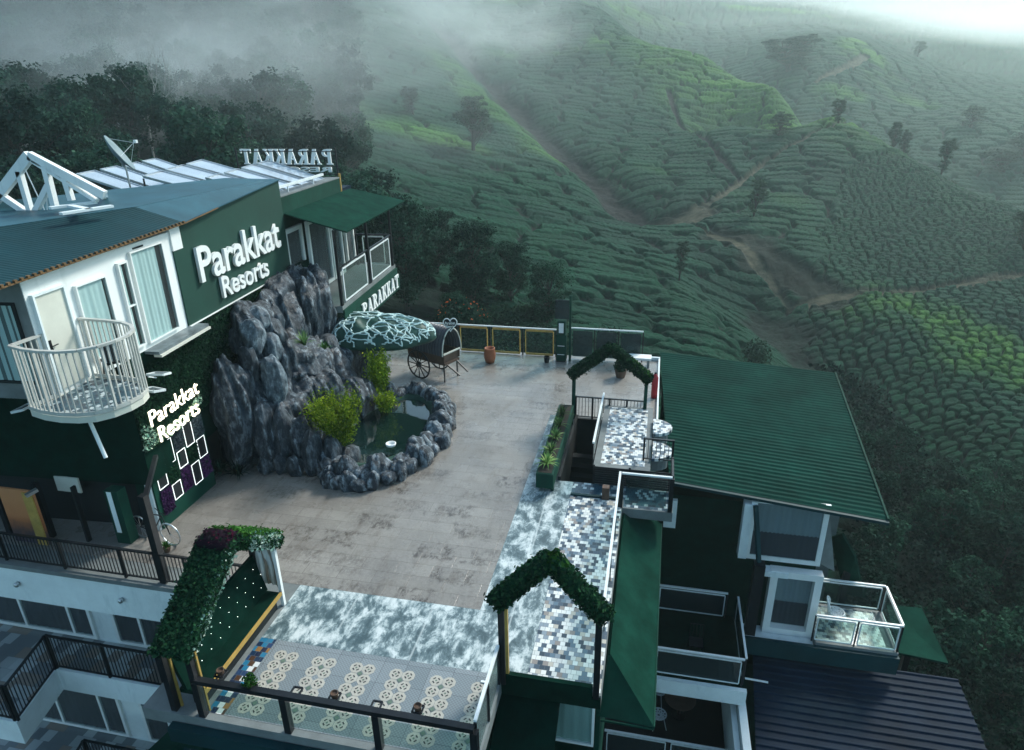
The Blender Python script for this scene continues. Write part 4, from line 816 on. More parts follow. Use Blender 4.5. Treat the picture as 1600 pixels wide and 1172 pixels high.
# ------------------------------------------------------------------ lettering
def text_mesh(s, bold=.0, extr=.06, shear=0.0):
    cu = bpy.data.curves.new('lettering', 'FONT'); cu.body = s; cu.extrude = extr; cu.offset = bold; cu.size = 1; cu.shear = shear; cu.bevel_depth = .0
    o = bpy.data.objects.new('lettering', cu); S.collection.objects.link(o); dg = bpy.context.evaluated_depsgraph_get(); me = bpy.data.meshes.new_from_object(o.evaluated_get(dg)); bpy.data.objects.remove(o); return me
def place_text(s, O, U, N_, x0, x1, z0, z1, depth, mat, parent, bold=.02, shear=0, rise=0.0, sq=.012):
    """letters fitted so that the cap box spans x0..x1, z0..z1; returns the part"""
    me = text_mesh(s, bold, .5, shear); co_ = np.empty(len(me.vertices) * 3); me.vertices.foreach_get('co', co_); co_ = co_.reshape(-1, 3)
    mn, mx_ = co_.min(0), co_.max(0); a = (co_[:, 0] - mn[0]) / (mx_[0] - mn[0]); bz = (co_[:, 1] - mn[1]) / (mx_[1] - mn[1]); d = (co_[:, 2] - mn[2]) / (mx_[2] - mn[2])
    O, U, N_ = (np.array(q, float) for q in (O, U, N_))
    W_ = O + U * (x0 + (x1 - x0) * a)[:, None] + N_ * (d * depth)[:, None] + np.array([0, 0, 1.]) * (z0 + rise * a + (z1 - z0) * bz)[:, None]
    off = np.array(parent.location); me.vertices.foreach_set('co', (W_ - off).ravel()); me.update(); me.materials.clear(); me.materials.append(mat)
    o = bpy.data.objects.new('lettering', me); S.collection.objects.link(o); o.parent = parent; KIDS.setdefault(parent.name, []).append(o); return o
MT['letterwhite'] = paint('white_letters', (.80, .82, .80), .45, .04, 2, .03)
sg = thing('facade_sign', F(6, 5.2, .05), 'big white raised letters reading Parakkat Resorts on the dark green sign wall', 'sign')
place_text('Parakkat', F(0, 0, .06), FU, FN, 3.72, 8.78, 5.98, 7.0, .09, MT['letterwhite'], sg, bold=.014, rise=-.02)
place_text('Resorts', F(0, 0, .06), FU, FN, 4.68, 7.62, 5.25, 5.9, .09, MT['letterwhite'], sg, bold=.014, rise=-.03)
ns = thing('neon_sign', F(1.3, 2.5, .12), 'glowing white neon letters reading Parakkat Resorts on the leafy panel', 'sign')
MT['neon'] = emis('neon_white', (1, .88, .70), 1.25)
place_text('Parakkat', F(0, 0, .14), FU, FN, .32, 2.5, 3.07, 3.5, .03, MT['neon'], ns, bold=-.006)
place_text('Resorts', F(0, 0, .14), FU, FN, .52, 2.35, 2.52, 2.95, .04, MT['neon'], ns, bold=-.006)
# slab serif capitals for the two other signs
def glyph(ch):
    """list of quads in a 1 x 1.5 box"""
    b = lambda x0, y0, x1, y1: [(x0, y0), (x1, y0), (x1, y1), (x0, y1)]
    d = lambda xa, ya, xb, yb, w: [(xa - w / 2, ya), (xa + w / 2, ya), (xb + w / 2, yb), (xb - w / 2, yb)]
    def bowl(cx, cy, rx, ry, w, a0=-90, a1=90, n=7):
        out = []
        for i in range(n):
            t0, t1 = (math.radians(a0 + (a1 - a0) * k / n) for k in (i, i + 1)); out.append([(cx + rx * math.cos(t0), cy + ry * math.sin(t0)), (cx + rx * math.cos(t1), cy + ry * math.sin(t1)), (cx + (rx - w) * math.cos(t1), cy + (ry - w * .6) * math.sin(t1)), (cx + (rx - w) * math.cos(t0), cy + (ry - w * .6) * math.sin(t0))])
        return out
    if ch == 'P': return [b(.15, 0, .42, 1.5), b(.02, 0, .15, .12), b(.42, 0, .55, .12), b(.02, 1.38, .15, 1.5)] + bowl(.5, 1.12, .42, .38, .26) + [b(.42, 1.35, .5, 1.5), b(.42, .74, .5, .89)]
    if ch == 'R': return glyph('P')[:4] + bowl(.5, 1.12, .40, .38, .26) + [b(.42, 1.35, .5, 1.5), b(.42, .74, .5, .89), d(.82, .12, .52, .74, .27), b(.68, 0, 1.0, .12)]
    if ch == 'A': return [d(.2, .12, .5, 1.5, .14), d(.78, .12, .5, 1.5, .30), b(.33, .45, .62, .58), b(.02, 0, .36, .12), b(.6, 0, .99, .12)]
    if ch == 'K': return [b(.13, 0, .4, 1.5), b(.02, 0, .13, .12), b(.4, 0, .5, .12), b(.02, 1.38, .13, 1.5), b(.4, 1.38, .5, 1.5), d(.44, .62, .78, 1.38, .16), d(.82, .12, .52, .85, .27), b(.66, 0, 1.0, .12), b(.64, 1.38, .94, 1.5)]
    if ch == 'T': return [b(.37, 0, .63, 1.36), b(.25, 0, .37, .12), b(.63, 0, .75, .12), b(.03, 1.36, .97, 1.5), b(.03, 1.08, .13, 1.36), b(.87, 1.08, .97, 1.36)]
    return []
def serif_sign(word, O, U, N_, x0, x1, z0, z1, depth, mat, parent, fill=.9):
    O, U, N_ = (np.array(q, float) for q in (O, U, N_)); w = (x1 - x0) / len(word)
    for i, ch in enumerate(word):
        m_ = MB()
        for k, q in enumerate(glyph(ch)):
            pts = [O + U * (x0 + w * (i + p[0] * fill)) + np.array([0, 0, z0 + (z1 - z0) * p[1] / 1.5]) + N_ * (depth + k * .0004) for p in q]; m_.slab(pts, N_, depth)
        m_.build('letter', mat, parent)
# ------------------------------------------------------------------ corner pavilion behind the sign wall
PV = thing('corner_pavilion', F(12, 3.0, .9), 'glazed corner balcony under a sloping green awning roof behind the sign wall', 'balcony')
OFF = 1.8
Fbox(MB(), 9.5, 16.2, 3.3, 3.55, -.3, OFF + .05).build('floor_slab', MT['grey'], PV); Fbox(MB(), 9.5, 16.2, 3.05, 3.4, OFF + .052, OFF + .12).build('fascia', MT['green'], PV)
MB().slab([F(9.5, 7.0, .05), F(9.6, 6.35, 2.3), F(17.0, 6.35, 2.3), F(16.2, 7.0, .05)], (.2, 0, .98), .05).build('roof', MT['awning'], PV)
for u, n in ((9.6, OFF), (12.9, OFF), (16.0, OFF), (16.0, .1)):
    MB().bar(F(u, 3.56, n), F(u, 6.38 + (.5 if n < 1 else 0), n), .09, .09).build('post', MT['black'], PV)
for a_, b_, k, lab in ((F(9.7, 3.55, OFF), F(15.95, 3.55, OFF), 2, 'glass railing with two white framed panels on the front of the corner pavilion'), (F(16.0, 3.55, .15), F(16.0, 3.55, OFF - .05), 1, 'end glass railing of the corner pavilion')):
    balustrade('glass_railing', a_, b_, 1.42, lab, k, pw=.06, inset=.28, topmat='black', fw=.06)
pw = FWin(9.62, 11.1, 3.8, 6.35, fw=.16, cur='darkcurtain', depth=.12, off=-.2)
window(PV, F(0, 0, .0), FU, FN, 11.15, 13.2, 3.58, 6.4, fw=.14, cur='darkcurtain', depth=.12); window(PV, F(0, 0, .0), FU, FN, 13.3, 14.5, 3.58, 6.4, fw=.12, cur='darkcurtain', hdiv=((13.4, 14.4, 5.7),), depth=.12)
window(PV, F(0, 0, .0), FU, FN, 14.9, 15.9, 3.8, 6.0, fw=.10, cur='darkcurtain', depth=.12)
ps = thing('balcony_sign', F(12, 3.0, 2.0), 'white slab serif capitals reading PARAKKAT on the green board under the corner pavilion', 'sign')
pb = [FUZ(568, 462, OFF + .2), FUZ(570, 484, OFF + .2), FUZ(622, 420, OFF + .2), FUZ(625, 447, OFF + .2)]
zs0 = min(pb[1][1], pb[3][1]); zs1 = (pb[0][1] + pb[2][1]) / 2
Fbox(MB(), 9.9, pb[2][0] + .3, zs0 - .15, 3.04, OFF + .06, OFF + .13).build('board', MT['green'], ps)
serif_sign('PARAKKAT', F(0, 0, OFF + .14), FU, FN, pb[0][0] - .2, pb[2][0] + .1, zs0, 3.12, .05, MT['letterwhite'], ps)
# green parapet block with white rail behind the sign wall
t = thing('parapet_block', F(12, 7.2, -.5), 'dark green parapet wall carrying a white pipe rail behind the sign wall', 'wall')
Fbox(MB(), 9.46, 15.2, 6.9, 7.55, -.6, -.02).build('wall', MT['green'], t); Fbox(MB(), 9.3, 15.2, 7.552, 7.60, -.65, .0).build('coping', MT['grey'], t)
m_ = MB(); m_.bar(F(9.6, 7.86, -.2), F(13.9, 7.86, -.2), .09, .09); [m_.bar(F(u, 7.6, -.2), F(u, 7.82, -.2), .04, .04) for u in (10.6, 12.9)]; m_.build('pipe_rail', MT['railwhite'], t)
# solar collectors in three raised rows
MT['panel'] = paint('pale_solar_glass', (.42, .48, .54), .12, .12, .7, .02, 10)
def quadrow(quad, n, who, labs):
    """row of collectors in facade coordinates: quad = high-near, high-far, low-far, low-near as (u, z, offset)"""
    a, b_, c_, d_ = [F(q[0], q[1], q[2]) for q in quad]
    for i in range(n):
        f0, f1 = i / n + .012, (i + 1) / n - .05
        pts = [a + (b_ - a) * f0, a + (b_ - a) * f1, d_ + (c_ - d_) * f1, d_ + (c_ - d_) * f0]
        t = thing('solar_panel', sum(pts) / 4 - np.array([0, 0, .4]), 'pale solar panel, %s in the %s' % (labs[i], who), 'solar panel', 'pale solar panels on the rear roof')
        n_ = np.cross(pts[1] - pts[0], pts[2] - pts[0]); n_ /= np.linalg.norm(n_); n_ = n_ if n_[2] > 0 else -n_
        MB().slab(pts, n_, .06).build('glass_face', MT['panel'], t)
        m_ = MB(); [m_.bar(pts[k] + n_ * .015, pts[(k + 1) % 4] + n_ * .015, .05, .05, up=n_) for k in range(4)]; m_.build('frame', MT['alu'], t)
        for k in (0, 3): p = pts[k]; MB().bar((p[0], p[1], 6.9), (p[0], p[1], p[2] - .08), .05, .05).build('leg', MT['black'], t)
L4 = ['nearest', 'second nearest', 'second farthest', 'farthest']
quadrow([(10.68, 8.07, -3.5), (16.15, 8.23, -3.5), (14.8, 7.60, -.45), (10.26, 7.48, -.45)], 4, 'row beside the sign wall', L4)
quadrow([(11.28, 8.07, -6.5), (15.8, 8.30, -6.5), (15.1, 7.74, -3.75), (10.6, 7.60, -3.75)], 3, 'middle row', ['nearest', 'middle', 'farthest'])
quadrow([(12.04, 8.06, -10), (17.7, 8.19, -10), (15.9, 7.70, -6.8), (10.93, 7.46, -6.8)], 4, 'left row behind the dish', L4)
Fbox(MB(), 3.4, 18, 6.6, 6.9, -12, -.62).build('rear_roof', MT['navy'], MBd)
# satellite dish
dp = F(7.4, 8.1, -4.2); t = thing('satellite_dish', dp, 'grey mesh satellite dish turned edge-on, beside the pale solar panels', 'dish')
MB().tube([dp, dp + [0, 0, .75]], .03, 8).build('mast', MT['alu'], t)
dc = dp + RC @ np.array([-.36, 1.25, 0]); vd_ = (dc - C0) / np.linalg.norm(dc - C0); ax = RC @ np.array([.81, .58, 0.]); ax = ax - vd_ * (ax @ vd_) - vd_ * .13; ax /= np.linalg.norm(ax); e1_ = np.cross(ax, [0, 1, 0]); e1_ /= np.linalg.norm(e1_); e2_ = np.cross(ax, e1_)
vs = [dc - ax * .18]; fs = []
for k in range(1, 6):
    for j in range(28): a = j * 2 * math.pi / 28; vs.append(dc + ax * (-.18 + .18 * (k / 5) ** 2) + (e1_ * math.cos(a) * .72 + e2_ * math.sin(a) * .72) * .9 * k / 5)
fs += [(0, 1 + j, 1 + (j + 1) % 28) for j in range(28)] + [(1 + k * 28 + j, 1 + (k + 1) * 28 + j, 1 + (k + 1) * 28 + (j + 1) % 28, 1 + k * 28 + (j + 1) % 28) for k in range(4) for j in range(28)]
m_ = MB().add(vs, fs); o = m_.build('reflector', paint('dish_grey', (.16, .22, .24), .45, .1, 4, .02), t, smooth=True); sm = o.modifiers.new('s', 'SOLIDIFY'); sm.thickness = .02
m_ = MB(); [m_.tube([dc + (e1_ * math.cos(a) + e2_ * math.sin(a)) * .55, dc + ax * .55], .007, 5) for a in (0, 2.1, 4.2)]; m_.box(tuple(dc + ax * .62 - .05), tuple(dc + ax * .62 + .05)); m_.build('feed_horn', MT['railwhite'], t)
MB().bar(dp + [0, 0, .7], dc - ax * .16, .06, .06).build('bracket', MT['alu'], t)
# white A-frame on the roof
t = thing('gable_truss', PY(45, 340, 15.5), 'white timber A-frame truss standing on the blue roof at the left', 'truss')
def pp(px, py, y=15.5): return PY(px, py, y)
for a_, b_, w_ in (((-12, 318), (46, 243), .26), ((46, 243), (164, 305), .22), ((-6, 300), (50, 338), .16), ((30, 268), (50, 338), .14), ((52, 338), (76, 290), .14), ((70, 258), (86, 322), .15), ((101, 277), (112, 313), .13), ((52, 252), (152, 314), .08)):
    MB().bar(pp(*a_), pp(*b_), .14, w_).build('beam', MT['white'], t)
MB().bar(pp(46, 243), pp(46, 243, 19.5) , .12, .12).build('ridge_beam', MT['white'], t); MB().bar(pp(164, 305), pp(164, 305, 19.5), .12, .12).build('eave_beam', MT['white'], t)
MB().slab([pp(-12, 318) , pp(46, 243), pp(46, 243, 19.4), pp(-12, 318, 19.4)], (-.7, 0, .7), .04).build('dark_roof_sheet', MT['navy'], t)
m_ = MB(); m_.tube([pp(38, 262), pp(74, 338)], .015, 5); m_.tube([pp(70, 258), pp(74, 338)], .015, 5); m_.build('stay_wire', MT['railwhite'], t)
for i, (a_, b_) in enumerate((((78, 325), (150, 316)), ((95, 334), (175, 322)), ((110, 322), (140, 328)))):
    m_ = MB().bar(PZ(*a_, 8.42), PZ(*b_, 8.42), .16, .06).build('scrap_board', MT['fascia']); tag(m_, ['weathered white board lying at the back of the blue roof by the truss', 'longer white board lying nearest the front of the blue roof', 'short crossing board between the two long ones on the blue roof'][i], 'board', 'loose boards on the blue roof')
# rooftop sign seen from behind
rs0, rs1 = PY(373, 232, 28.5), PY(518, 235, 28.5)
t = thing('rooftop_sign', (rs0[0] / 2 + rs1[0] / 2, 28.5, 7.2), 'rooftop sign seen from behind, white capitals PARAKKAT reading mirrored', 'sign')
zt_ = PY(445, 233, 28.5)[2]; zb_ = PY(445, 257, 28.5)[2]
serif_sign('PARAKKAT', (0, 28.5, 0), (-1, 0, 0), (0, 1, 0), -rs1[0], -rs0[0], zb_, zt_, .06, MT['letterwhite'], t, .98)
place_text('RESORTS', (0, 28.5, 0), (-1, 0, 0), (0, 1, 0), -rs1[0] + .1, -rs0[0] - .4, zb_ - .32, zb_ - .1, .05, MT['letterwhite'], t, bold=.03)
m_ = MB(); [m_.bar((rs0[0] - .2, 28.46, z), (rs1[0] + .25, 28.46, z), .03, .03) for z in (zb_ - .4, zb_ - .05, zt_ - .1)]; m_.build('cross_rail', MT['black'], t)
for x in (rs0[0] - .15, rs1[0] + .2): MB().bar((x, 28.46, 5.5), (x, 28.46, zt_ + .05), .05, .05).build('post', MT['black'], t)
MB().bar((rs1[0] + .28, 28.4, 6.2), (rs1[0] + .28, 28.4, zb_ - .35), .08, .08).build('wooden_prop', MT['yellow'], t)

# ------------------------------------------------------------------ lower storeys on the left
LB = thing('left_wing', (-14, 12.5, -12), 'lower left wing with white balcony bands and dark glass doors', 'building')
MB().box((-19.5, 12.2, -12), (-9.3, 17, -.31)).build('wall', MT['fascia'], LB)
MB().box((-19.5, 11.02, -1.12), (-9.3, 11.095, -.1)).box((-19.5, 11.1, -1.12), (-9.3, 12.198, -.98)).build('upper_band', MT['fascia'], LB)
MB().box((-19.5, 11.0, -.098), (-9.3, 11.1, .03)).build('coping', MT['grey'], LB)
for x_, lab in ((-15.55, 'small round lamp on the white band, left one'), (-12.45, 'small round lamp on the white band, right one')):
    t = thing('wall_lamp', (x_, 10.95, -.55), lab, 'lamp', 'round lamps on the white band'); MB().lathe((x_, 10.95, -.62), [(.02, 0), (.055, .03), (.07, .08), (.05, .13), (.01, .15)], 12).build('globe', MT['alu'], t, smooth=True); MB().box((x_ - .03, 10.955, -.58), (x_ + .03, 11.018, -.5)).build('bracket', MT['grey'], t)
for z0, z1 in ((-3.45, -1.1), (-7.4, -4.5)):
    window(LB, (0, 12.2, 0), X1, NY, -19.2, -15.0, z0 + .05, z1, fw=.1, cur='darkcurtain', vdiv=(-17.4, -15.75), hdiv=((-15.7, -15.1, z1 - .55),), name='glazed_door')
    window(LB, (0, 12.2, 0), X1, NY, -14.3, -10.0, z0 + .05, z1, fw=.1, cur='darkcurtain', vdiv=(-13.4,), hdiv=((-14.2, -13.45, z1 - .55),), name='glazed_door')
MT['balctile'] = mosaic('balcony_floor_tile', 3.2, [(0, (.16, .18, .19)), (.35, (.34, .37, .37)), (.6, (.24, .20, .17)), (.8, (.40, .43, .43))])
for z, k in ((-3.45, 0), (-7.4, 1)):
    xa = -15.35; qa = [(-8.4, 11.0), (-8.4, 12.198), (-19.5, 12.198), (-19.5, 9.35), (xa + .42, 9.35), (xa, 11.0)]
    MB().prism(qa, z - .75, z).build('balcony_band', MT['fascia'], LB)
    MB().add([(p[0], p[1], z + .004) for p in [(-8.4, 11.08), (-8.4, 12.15), (-19.4, 12.15), (-19.4, 9.43), (xa + .36, 9.43), (xa - .06, 11.08)]], [tuple(range(6))]).build('tiled_floor', MT['balctile'], LB)
    pickets('picket_railing', (xa, 11.05, z), (-8.6, 11.05, z), 1.15, ['black picket railing along the first lower balcony', 'black picket railing along the lowest balcony'][k], 'black picket railings', posts=5)
    pickets('picket_railing', (xa + .40, 9.42, z), (xa - .02, 11.0, z), 1.15, ['slanting black picket railing at the corner of the first lower balcony', 'slanting black picket railing at the corner of the lowest balcony'][k], 'black picket railings', posts=2)
    pickets('picket_railing', (-19.4, 9.4, z), (xa + .32, 9.4, z), 1.15, ['black picket railing at the far left of the first lower balcony', 'black picket railing at the far left of the lowest balcony'][k], 'black picket railings', posts=2)
t = thing('lounge_chair', (-17.5, 10.6, -3.45), 'dark chair at the left edge of the first lower balcony', 'chair'); MB().box((-17.8, 10.3, -3.05), (-17.2, 10.9, -2.98)).build('seat', MT['black'], t); MB().box((-17.8, 10.85, -2.97), (-17.2, 10.93, -2.5)).build('backrest', MT['black'], t)
for sx in (-17.75, -17.25):
    for sy in (10.35, 10.85): MB().bar((sx, sy, -3.44), (sx, sy, -3.06), .04, .04).build('leg', MT['black'], t)
pickets('picket_railing', (-19.4, 11.16, .03), (-8.75, 11.16, .03), .86, 'long black picket railing in front of the dark porch', 'black picket railings', posts=7, sp=.1)
t = thing('turf_roof', (-10, 8.5, -4.5), 'dark green turf roof in the bottom left corner under the bench arch', 'roof')
MB().prism([(-11.6, 7.0), (-8.62, 7.0), (-8.62, 10.9), (-10.6, 10.9)], [-3.4, -2.3, -2.3, -3.4], [-3.3, -2.2, -2.2, -3.3]).build('roof_sheet', MT['awning'], t); MB().box((-10.4, 7.5, -8), (-8.8, 10.7, -3.5)).build('support_wall', MT['dkgreen'], t)
# porch: columns, mural boards, bicycle, bench
t = thing('porch_post', (-11.2, 11.2, .03), 'thick black post rising through the porch railing by the LED wall', 'post'); MB().bar((-11.25, 11.22, .03), (-11.25, 11.22, 2.5), .17, .17).build('shaft', MT['black'], t); MB().bar((-11.25, 11.3, 2.42), (-12.3, 12.99, 2.42), .1, .1).build('arm', MT['black'], t)
cc = PZ(200, 850, 0); t = thing('porch_column', cc, 'green column with a pale lit strip inside the dark porch', 'column'); MB().box((cc[0] - .3, cc[1], 0), (cc[0] + .1, cc[1] + .3, 1.62)).build('shaft', MT['green'], t); MB().box((cc[0] - .22, cc[1] - .01, .35), (cc[0] - .08, cc[1] - .002, 1.6)).build('pale_strip', MT['fascia'], t)
for (px, py), lab in (((18, 835), 'black porch post left of the orange mural'), ((83, 838), 'black porch post right of the orange mural'), ((140, 845), 'slim black porch post near the column')):
    p = PZ(px, py, 0); t = tag(MB().bar((p[0], p[1], .004), (p[0], p[1], 1.7), .14 if px < 100 else .07, .12).build('porch_post', MT['black']), lab, 'post', 'black porch posts')
m, t_, b, N, L = newmat('painted_mural'); v = wpos(t_); sp_ = N('ShaderNodeSeparateXYZ'); L(v, sp_.inputs[0]); nn_ = noise(t_, v, 2.2, 5, .6)
L(ramp(t_, mathn(t_, 'ADD', mathn(t_, 'MULTIPLY', sp_.outputs[2], .5), mathn(t_, 'MULTIPLY', nn_, .35)), [(.16, (.02, .025, .07)), (.38, (.09, .05, .05)), (.55, (.42, .14, .05)), (.9, (.50, .20, .08))]), b.inputs['Base Color']); b.inputs['Roughness'].default_value = .6; MT['mural'] = m
t = thing('mural_board', PZ(50, 838, 0), 'orange and dark blue painted mural board at the back of the porch', 'mural')
p0, p1_ = PZ(24, 835, .3), PZ(80, 838, .3); MB().box((p0[0] - .05, p0[1], .1), (p1_[0], p0[1] + .06, 1.75)).build('board', MT['mural'], t); MB().box((p1_[0] - .32, p0[1] - .03, .1), (p1_[0] - .02, p0[1] - .002, 1.7)).build('gold_panel', MT['yellow'], t)
MB().bar(PY(40, 775, p0[1] - .25), PY(58, 765, p0[1]), .12, .08).build('spot_lamp', MT['alu'], t)
for (a_, b_, z, lab) in (((84, 775), (108, 788), 1.3, 'pale slatted sign board beside the mural'),):
    p = PZ(90, 835, 0); tag(MB().box((p[0], p[1] + .4, 1.15), (p[0] + .75, p[1] + .45, 1.6)).build('slatted_board', MT['cream']), lab, 'board')
bp = PZ(212, 850, 0); t = thing('bicycle', (bp[0] + .1, bp[1] + .45, 0), 'bicycle parked in the shade of the porch beside the column', 'bicycle')
bx_, by_ = bp[0], bp[1] + .3; _b2 = PZ(240, 830, .3); wv = np.array([_b2[0] - bx_, _b2[1] - by_, 0]); wv /= np.linalg.norm(wv)
for k in (0, 1):
    c_ = np.array([bx_, by_, .34]) + wv * 1.02 * k; tyre = MB().tube([c_ + wv * .33 * math.cos(a) + np.array([0, 0, .33 * math.sin(a)]) for a in np.linspace(0, 2 * math.pi, 28, endpoint=False)], .02, 6, closed=True).build('wheel', MT['alu'], t)
    m_ = MB(); [m_.tube([c_, c_ + wv * .32 * math.cos(a) + np.array([0, 0, .32 * math.sin(a)])], .004, 3) for a in np.linspace(0, 2 * math.pi, 12, endpoint=False)]; m_.build('spokes', MT['alu'], tyre)
c0, c1 = np.array([bx_, by_, .34]), np.array([bx_, by_, .34]) + wv * 1.02; sd_ = c0 + wv * .36 + [0, 0, .5]; hd_ = c0 + wv * .86 + [0, 0, .55]; bb = c0 + wv * .45 + [0, 0, -.05]
m_ = MB(); [m_.tube([a_, b_], .016, 6) for a_, b_ in ((c0, sd_), (c0, bb), (bb, sd_), (bb, hd_), (sd_, hd_), (hd_, c1))]; m_.build('frame', MT['black'], t)
MB().box(tuple(sd_ + [-.06, -.1, .0]), tuple(sd_ + [.06, .12, .06])).build('saddle', MT['black'], t, bevel=.02); MB().tube([hd_ + [-.25, .12, .12], hd_ + [0, 0, .08], hd_ + [.25, -.12, .12]], .012, 6).build('handlebar', MT['black'], t)
spiky('potted_plant', (*PZ(262, 862, 0)[:2], .12), .26, .28, 24, 'small yellow green potted plant by the porch railing', mat='grasslight'); k_ = MB().lathe((*PZ(262, 862, 0)[:2], .004), [(.07, 0), (.1, .14), (.09, .14)], 12).build('pot', MT['pot'], bpy.data.objects['potted_plant'])

# ------------------------------------------------------------------ bench arch at the left of the patterned floor
BA = thing('bench_arch', (-8.25, 9.5, -.5), 'leafy gable arch over a green tufted bench at the left end of the terrace', 'arch', 'leafy gable arches on the terrace')
for (x, y) in ((-8.56, 8.0), (-7.96, 8.0), (-8.56, 11.1)): MB().box((x - .06, y - .06, -.6), (x + .06, y + .06, 1.55)).build('post', MT['black'], BA)
MB().box((-8.02, 11.02, 0), (-7.94, 11.1, 1.62)).build('white_post', MT['white'], BA)
for x in (-8.50, -7.90): MB().box((x - .02, 8.07, -.3 if x < -8 else 0), (x + .03, 8.11, 1.5)).build('yellow_trim', MT['yellow'], BA)
def hseg(a, b, wx=.34, hw=.11):
    a, b = np.array(a, float), np.array(b, float); d = (b - a) / np.linalg.norm(b - a); nrm = np.cross(d, [1, 0, 0]); return (a, b, np.array([wx, 0, 0]), nrm * hw)
hedge('leaf_cover', [hseg((-8.26, 7.9, 1.5), (-8.26, 9.75, 2.72)), hseg((-8.26, 9.75, 2.72), (-8.26, 11.3, 1.62))], MT['grass'], BA, 7000, .05)
hedge('flower_ridge', [hseg((-8.26, 9.5, 2.72), (-8.26, 9.95, 2.76))], MT['flowers'], BA, 1300, .045)
hedge('bright_leaves', [hseg((-8.26, 10.0, 2.70), (-8.26, 11.3, 1.75))], MT['grasslight'], BA, 1800, .05)
hedge('pale_blossom', [hseg((-7.92, 8.0, 1.50), (-7.92, 9.7, 2.62), .03, .14), hseg((-7.9, 10.2, 2.4), (-7.9, 11.2, 1.72), .03, .15)], MT['palebloom'], BA, 220, .045)
t = thing('tufted_bench', (-8.3, 9.5, 0), 'dark green tufted bench with a yellow edge and tiny lights under the leafy arch', 'bench')
MB().slab([(-8.30, 8.12, .42), (-8.30, 11.02, .42), (-8.52, 11.02, 1.35), (-8.52, 8.12, 1.35)], (.97, 0, .23), .08).build('backrest', MT['dkgreen'], t)
MB().box((-8.5, 8.12, .3), (-7.98, 11.0, .42)).build('seat', MT['dkgreen'], t, bevel=.03); MB().box((-7.975, 8.12, .33), (-7.94, 11.0, .42)).build('yellow_edge', MT['yellow'], t); MB().box((-8.3, 8.2, 0), (-8.05, 10.9, .298)).build('plinth', MT['dark'], t)
m_ = MB()
for i in range(9):
    for j in range(3): p = np.array([-8.35 - .052 * j * 1.1, 8.35 + i * .31 + (j % 2) * .15, .62 + j * .25]); m_.lathe(p + [.03, 0, 0], [(.001, -.007), (.007, 0), (.001, .007)], 6)
m_.build('fairy_lights', emis('fairy_light', (.9, 1, .95), 3), t)
m, tt, b, N, L = newmat('marble_print_cloth'); wv_ = N('ShaderNodeTexWave'); wv_.inputs['Scale'].default_value = 1.4; wv_.inputs['Distortion'].default_value = 5; wv_.inputs['Detail'].default_value = 3; L(wpos(tt, (1, 1, .8)), wv_.inputs[0])
L(ramp(tt, wv_.outputs[1], [(.1, (.26, .20, .15)), (.3, (.58, .58, .54)), (.8, (.66, .66, .62))]), b.inputs['Base Color']); b.inputs['Roughness'].default_value = .8
n = 24; vs = []
for i in range(n + 1):
    x = -8.5 + .5 * i / n; vs += [(x, 11.08 + .02 * math.sin(i * 1.1), .45 + .10 * math.sin(i / n * 3.1)), (x, 11.08 + .012 * math.sin(i * 1.1 + .4), 1.55)]
o = MB().add(vs, [(2 * i, 2 * i + 2, 2 * i + 3, 2 * i + 1) for i in range(n)]).build('marble_cloth', m, smooth=True); tag(o, 'marble patterned cloth hanging at the rear end of the green bench', 'curtain'); sm = o.modifiers.new('s', 'SOLIDIFY'); sm.thickness = .012
# pot holders on the front railing
for i, (px, py, kind, lab) in enumerate(((392, 1075, 2, 'square pot holder with a small leafy plant on the front railing'), (463, 1080, 0, 'empty square pot holder on the front railing, left one'), (523, 1088, 1, 'square pot holder with a brown pot in the middle of the front railing'), (588, 1102, 0, 'empty square pot holder on the front railing, right one'), (653, 1108, 1, 'square pot holder with a brown pot near the right end of the front railing'), (345, 1052, 1, 'square pot holder with a dry pot at the left end of the front railing'))):
    p = PZ(px, py, .86); x = p[0]; y = min(p[1], 8.35); t = thing('pot_holder', (x, y, .8), lab, 'pot holder', 'pot holders on the front railing')
    m_ = MB(); s_ = .085; cs = [(x - s_, y - s_, .86), (x + s_, y - s_, .86), (x + s_, y + s_, .86), (x - s_, y + s_, .86)]
    [m_.bar(cs[k], cs[(k + 1) % 4], .03, .03) for k in range(4)]; m_.build('ring', MT['black'], t); MB().bar((x, y - s_, .86), (x, 8.0, .86), .025, .025).build('arm', MT['black'], t)
    if kind:
        MB().lathe((x, y, .80), [(.045, 0), (.06, .04), (.075, .15), (.065, .155), (.05, .12)], 14).build('pot', MT['pot'], t)
        MB().lathe((x, y, .90), [(.001, 0), (.055, .0), (.001, .012)], 12).build('soil', MT['dark'], t)
    if kind == 2:
        n = 260; pt, a_ = sphere_pts(n, NP, .6); v, f = leaf_cards(pt * .14 + np.array([x, y, 1.04]), .04, a_, .8); np_mesh('leaves', v - np.array(t.location), f, MT['grasslight'], t)
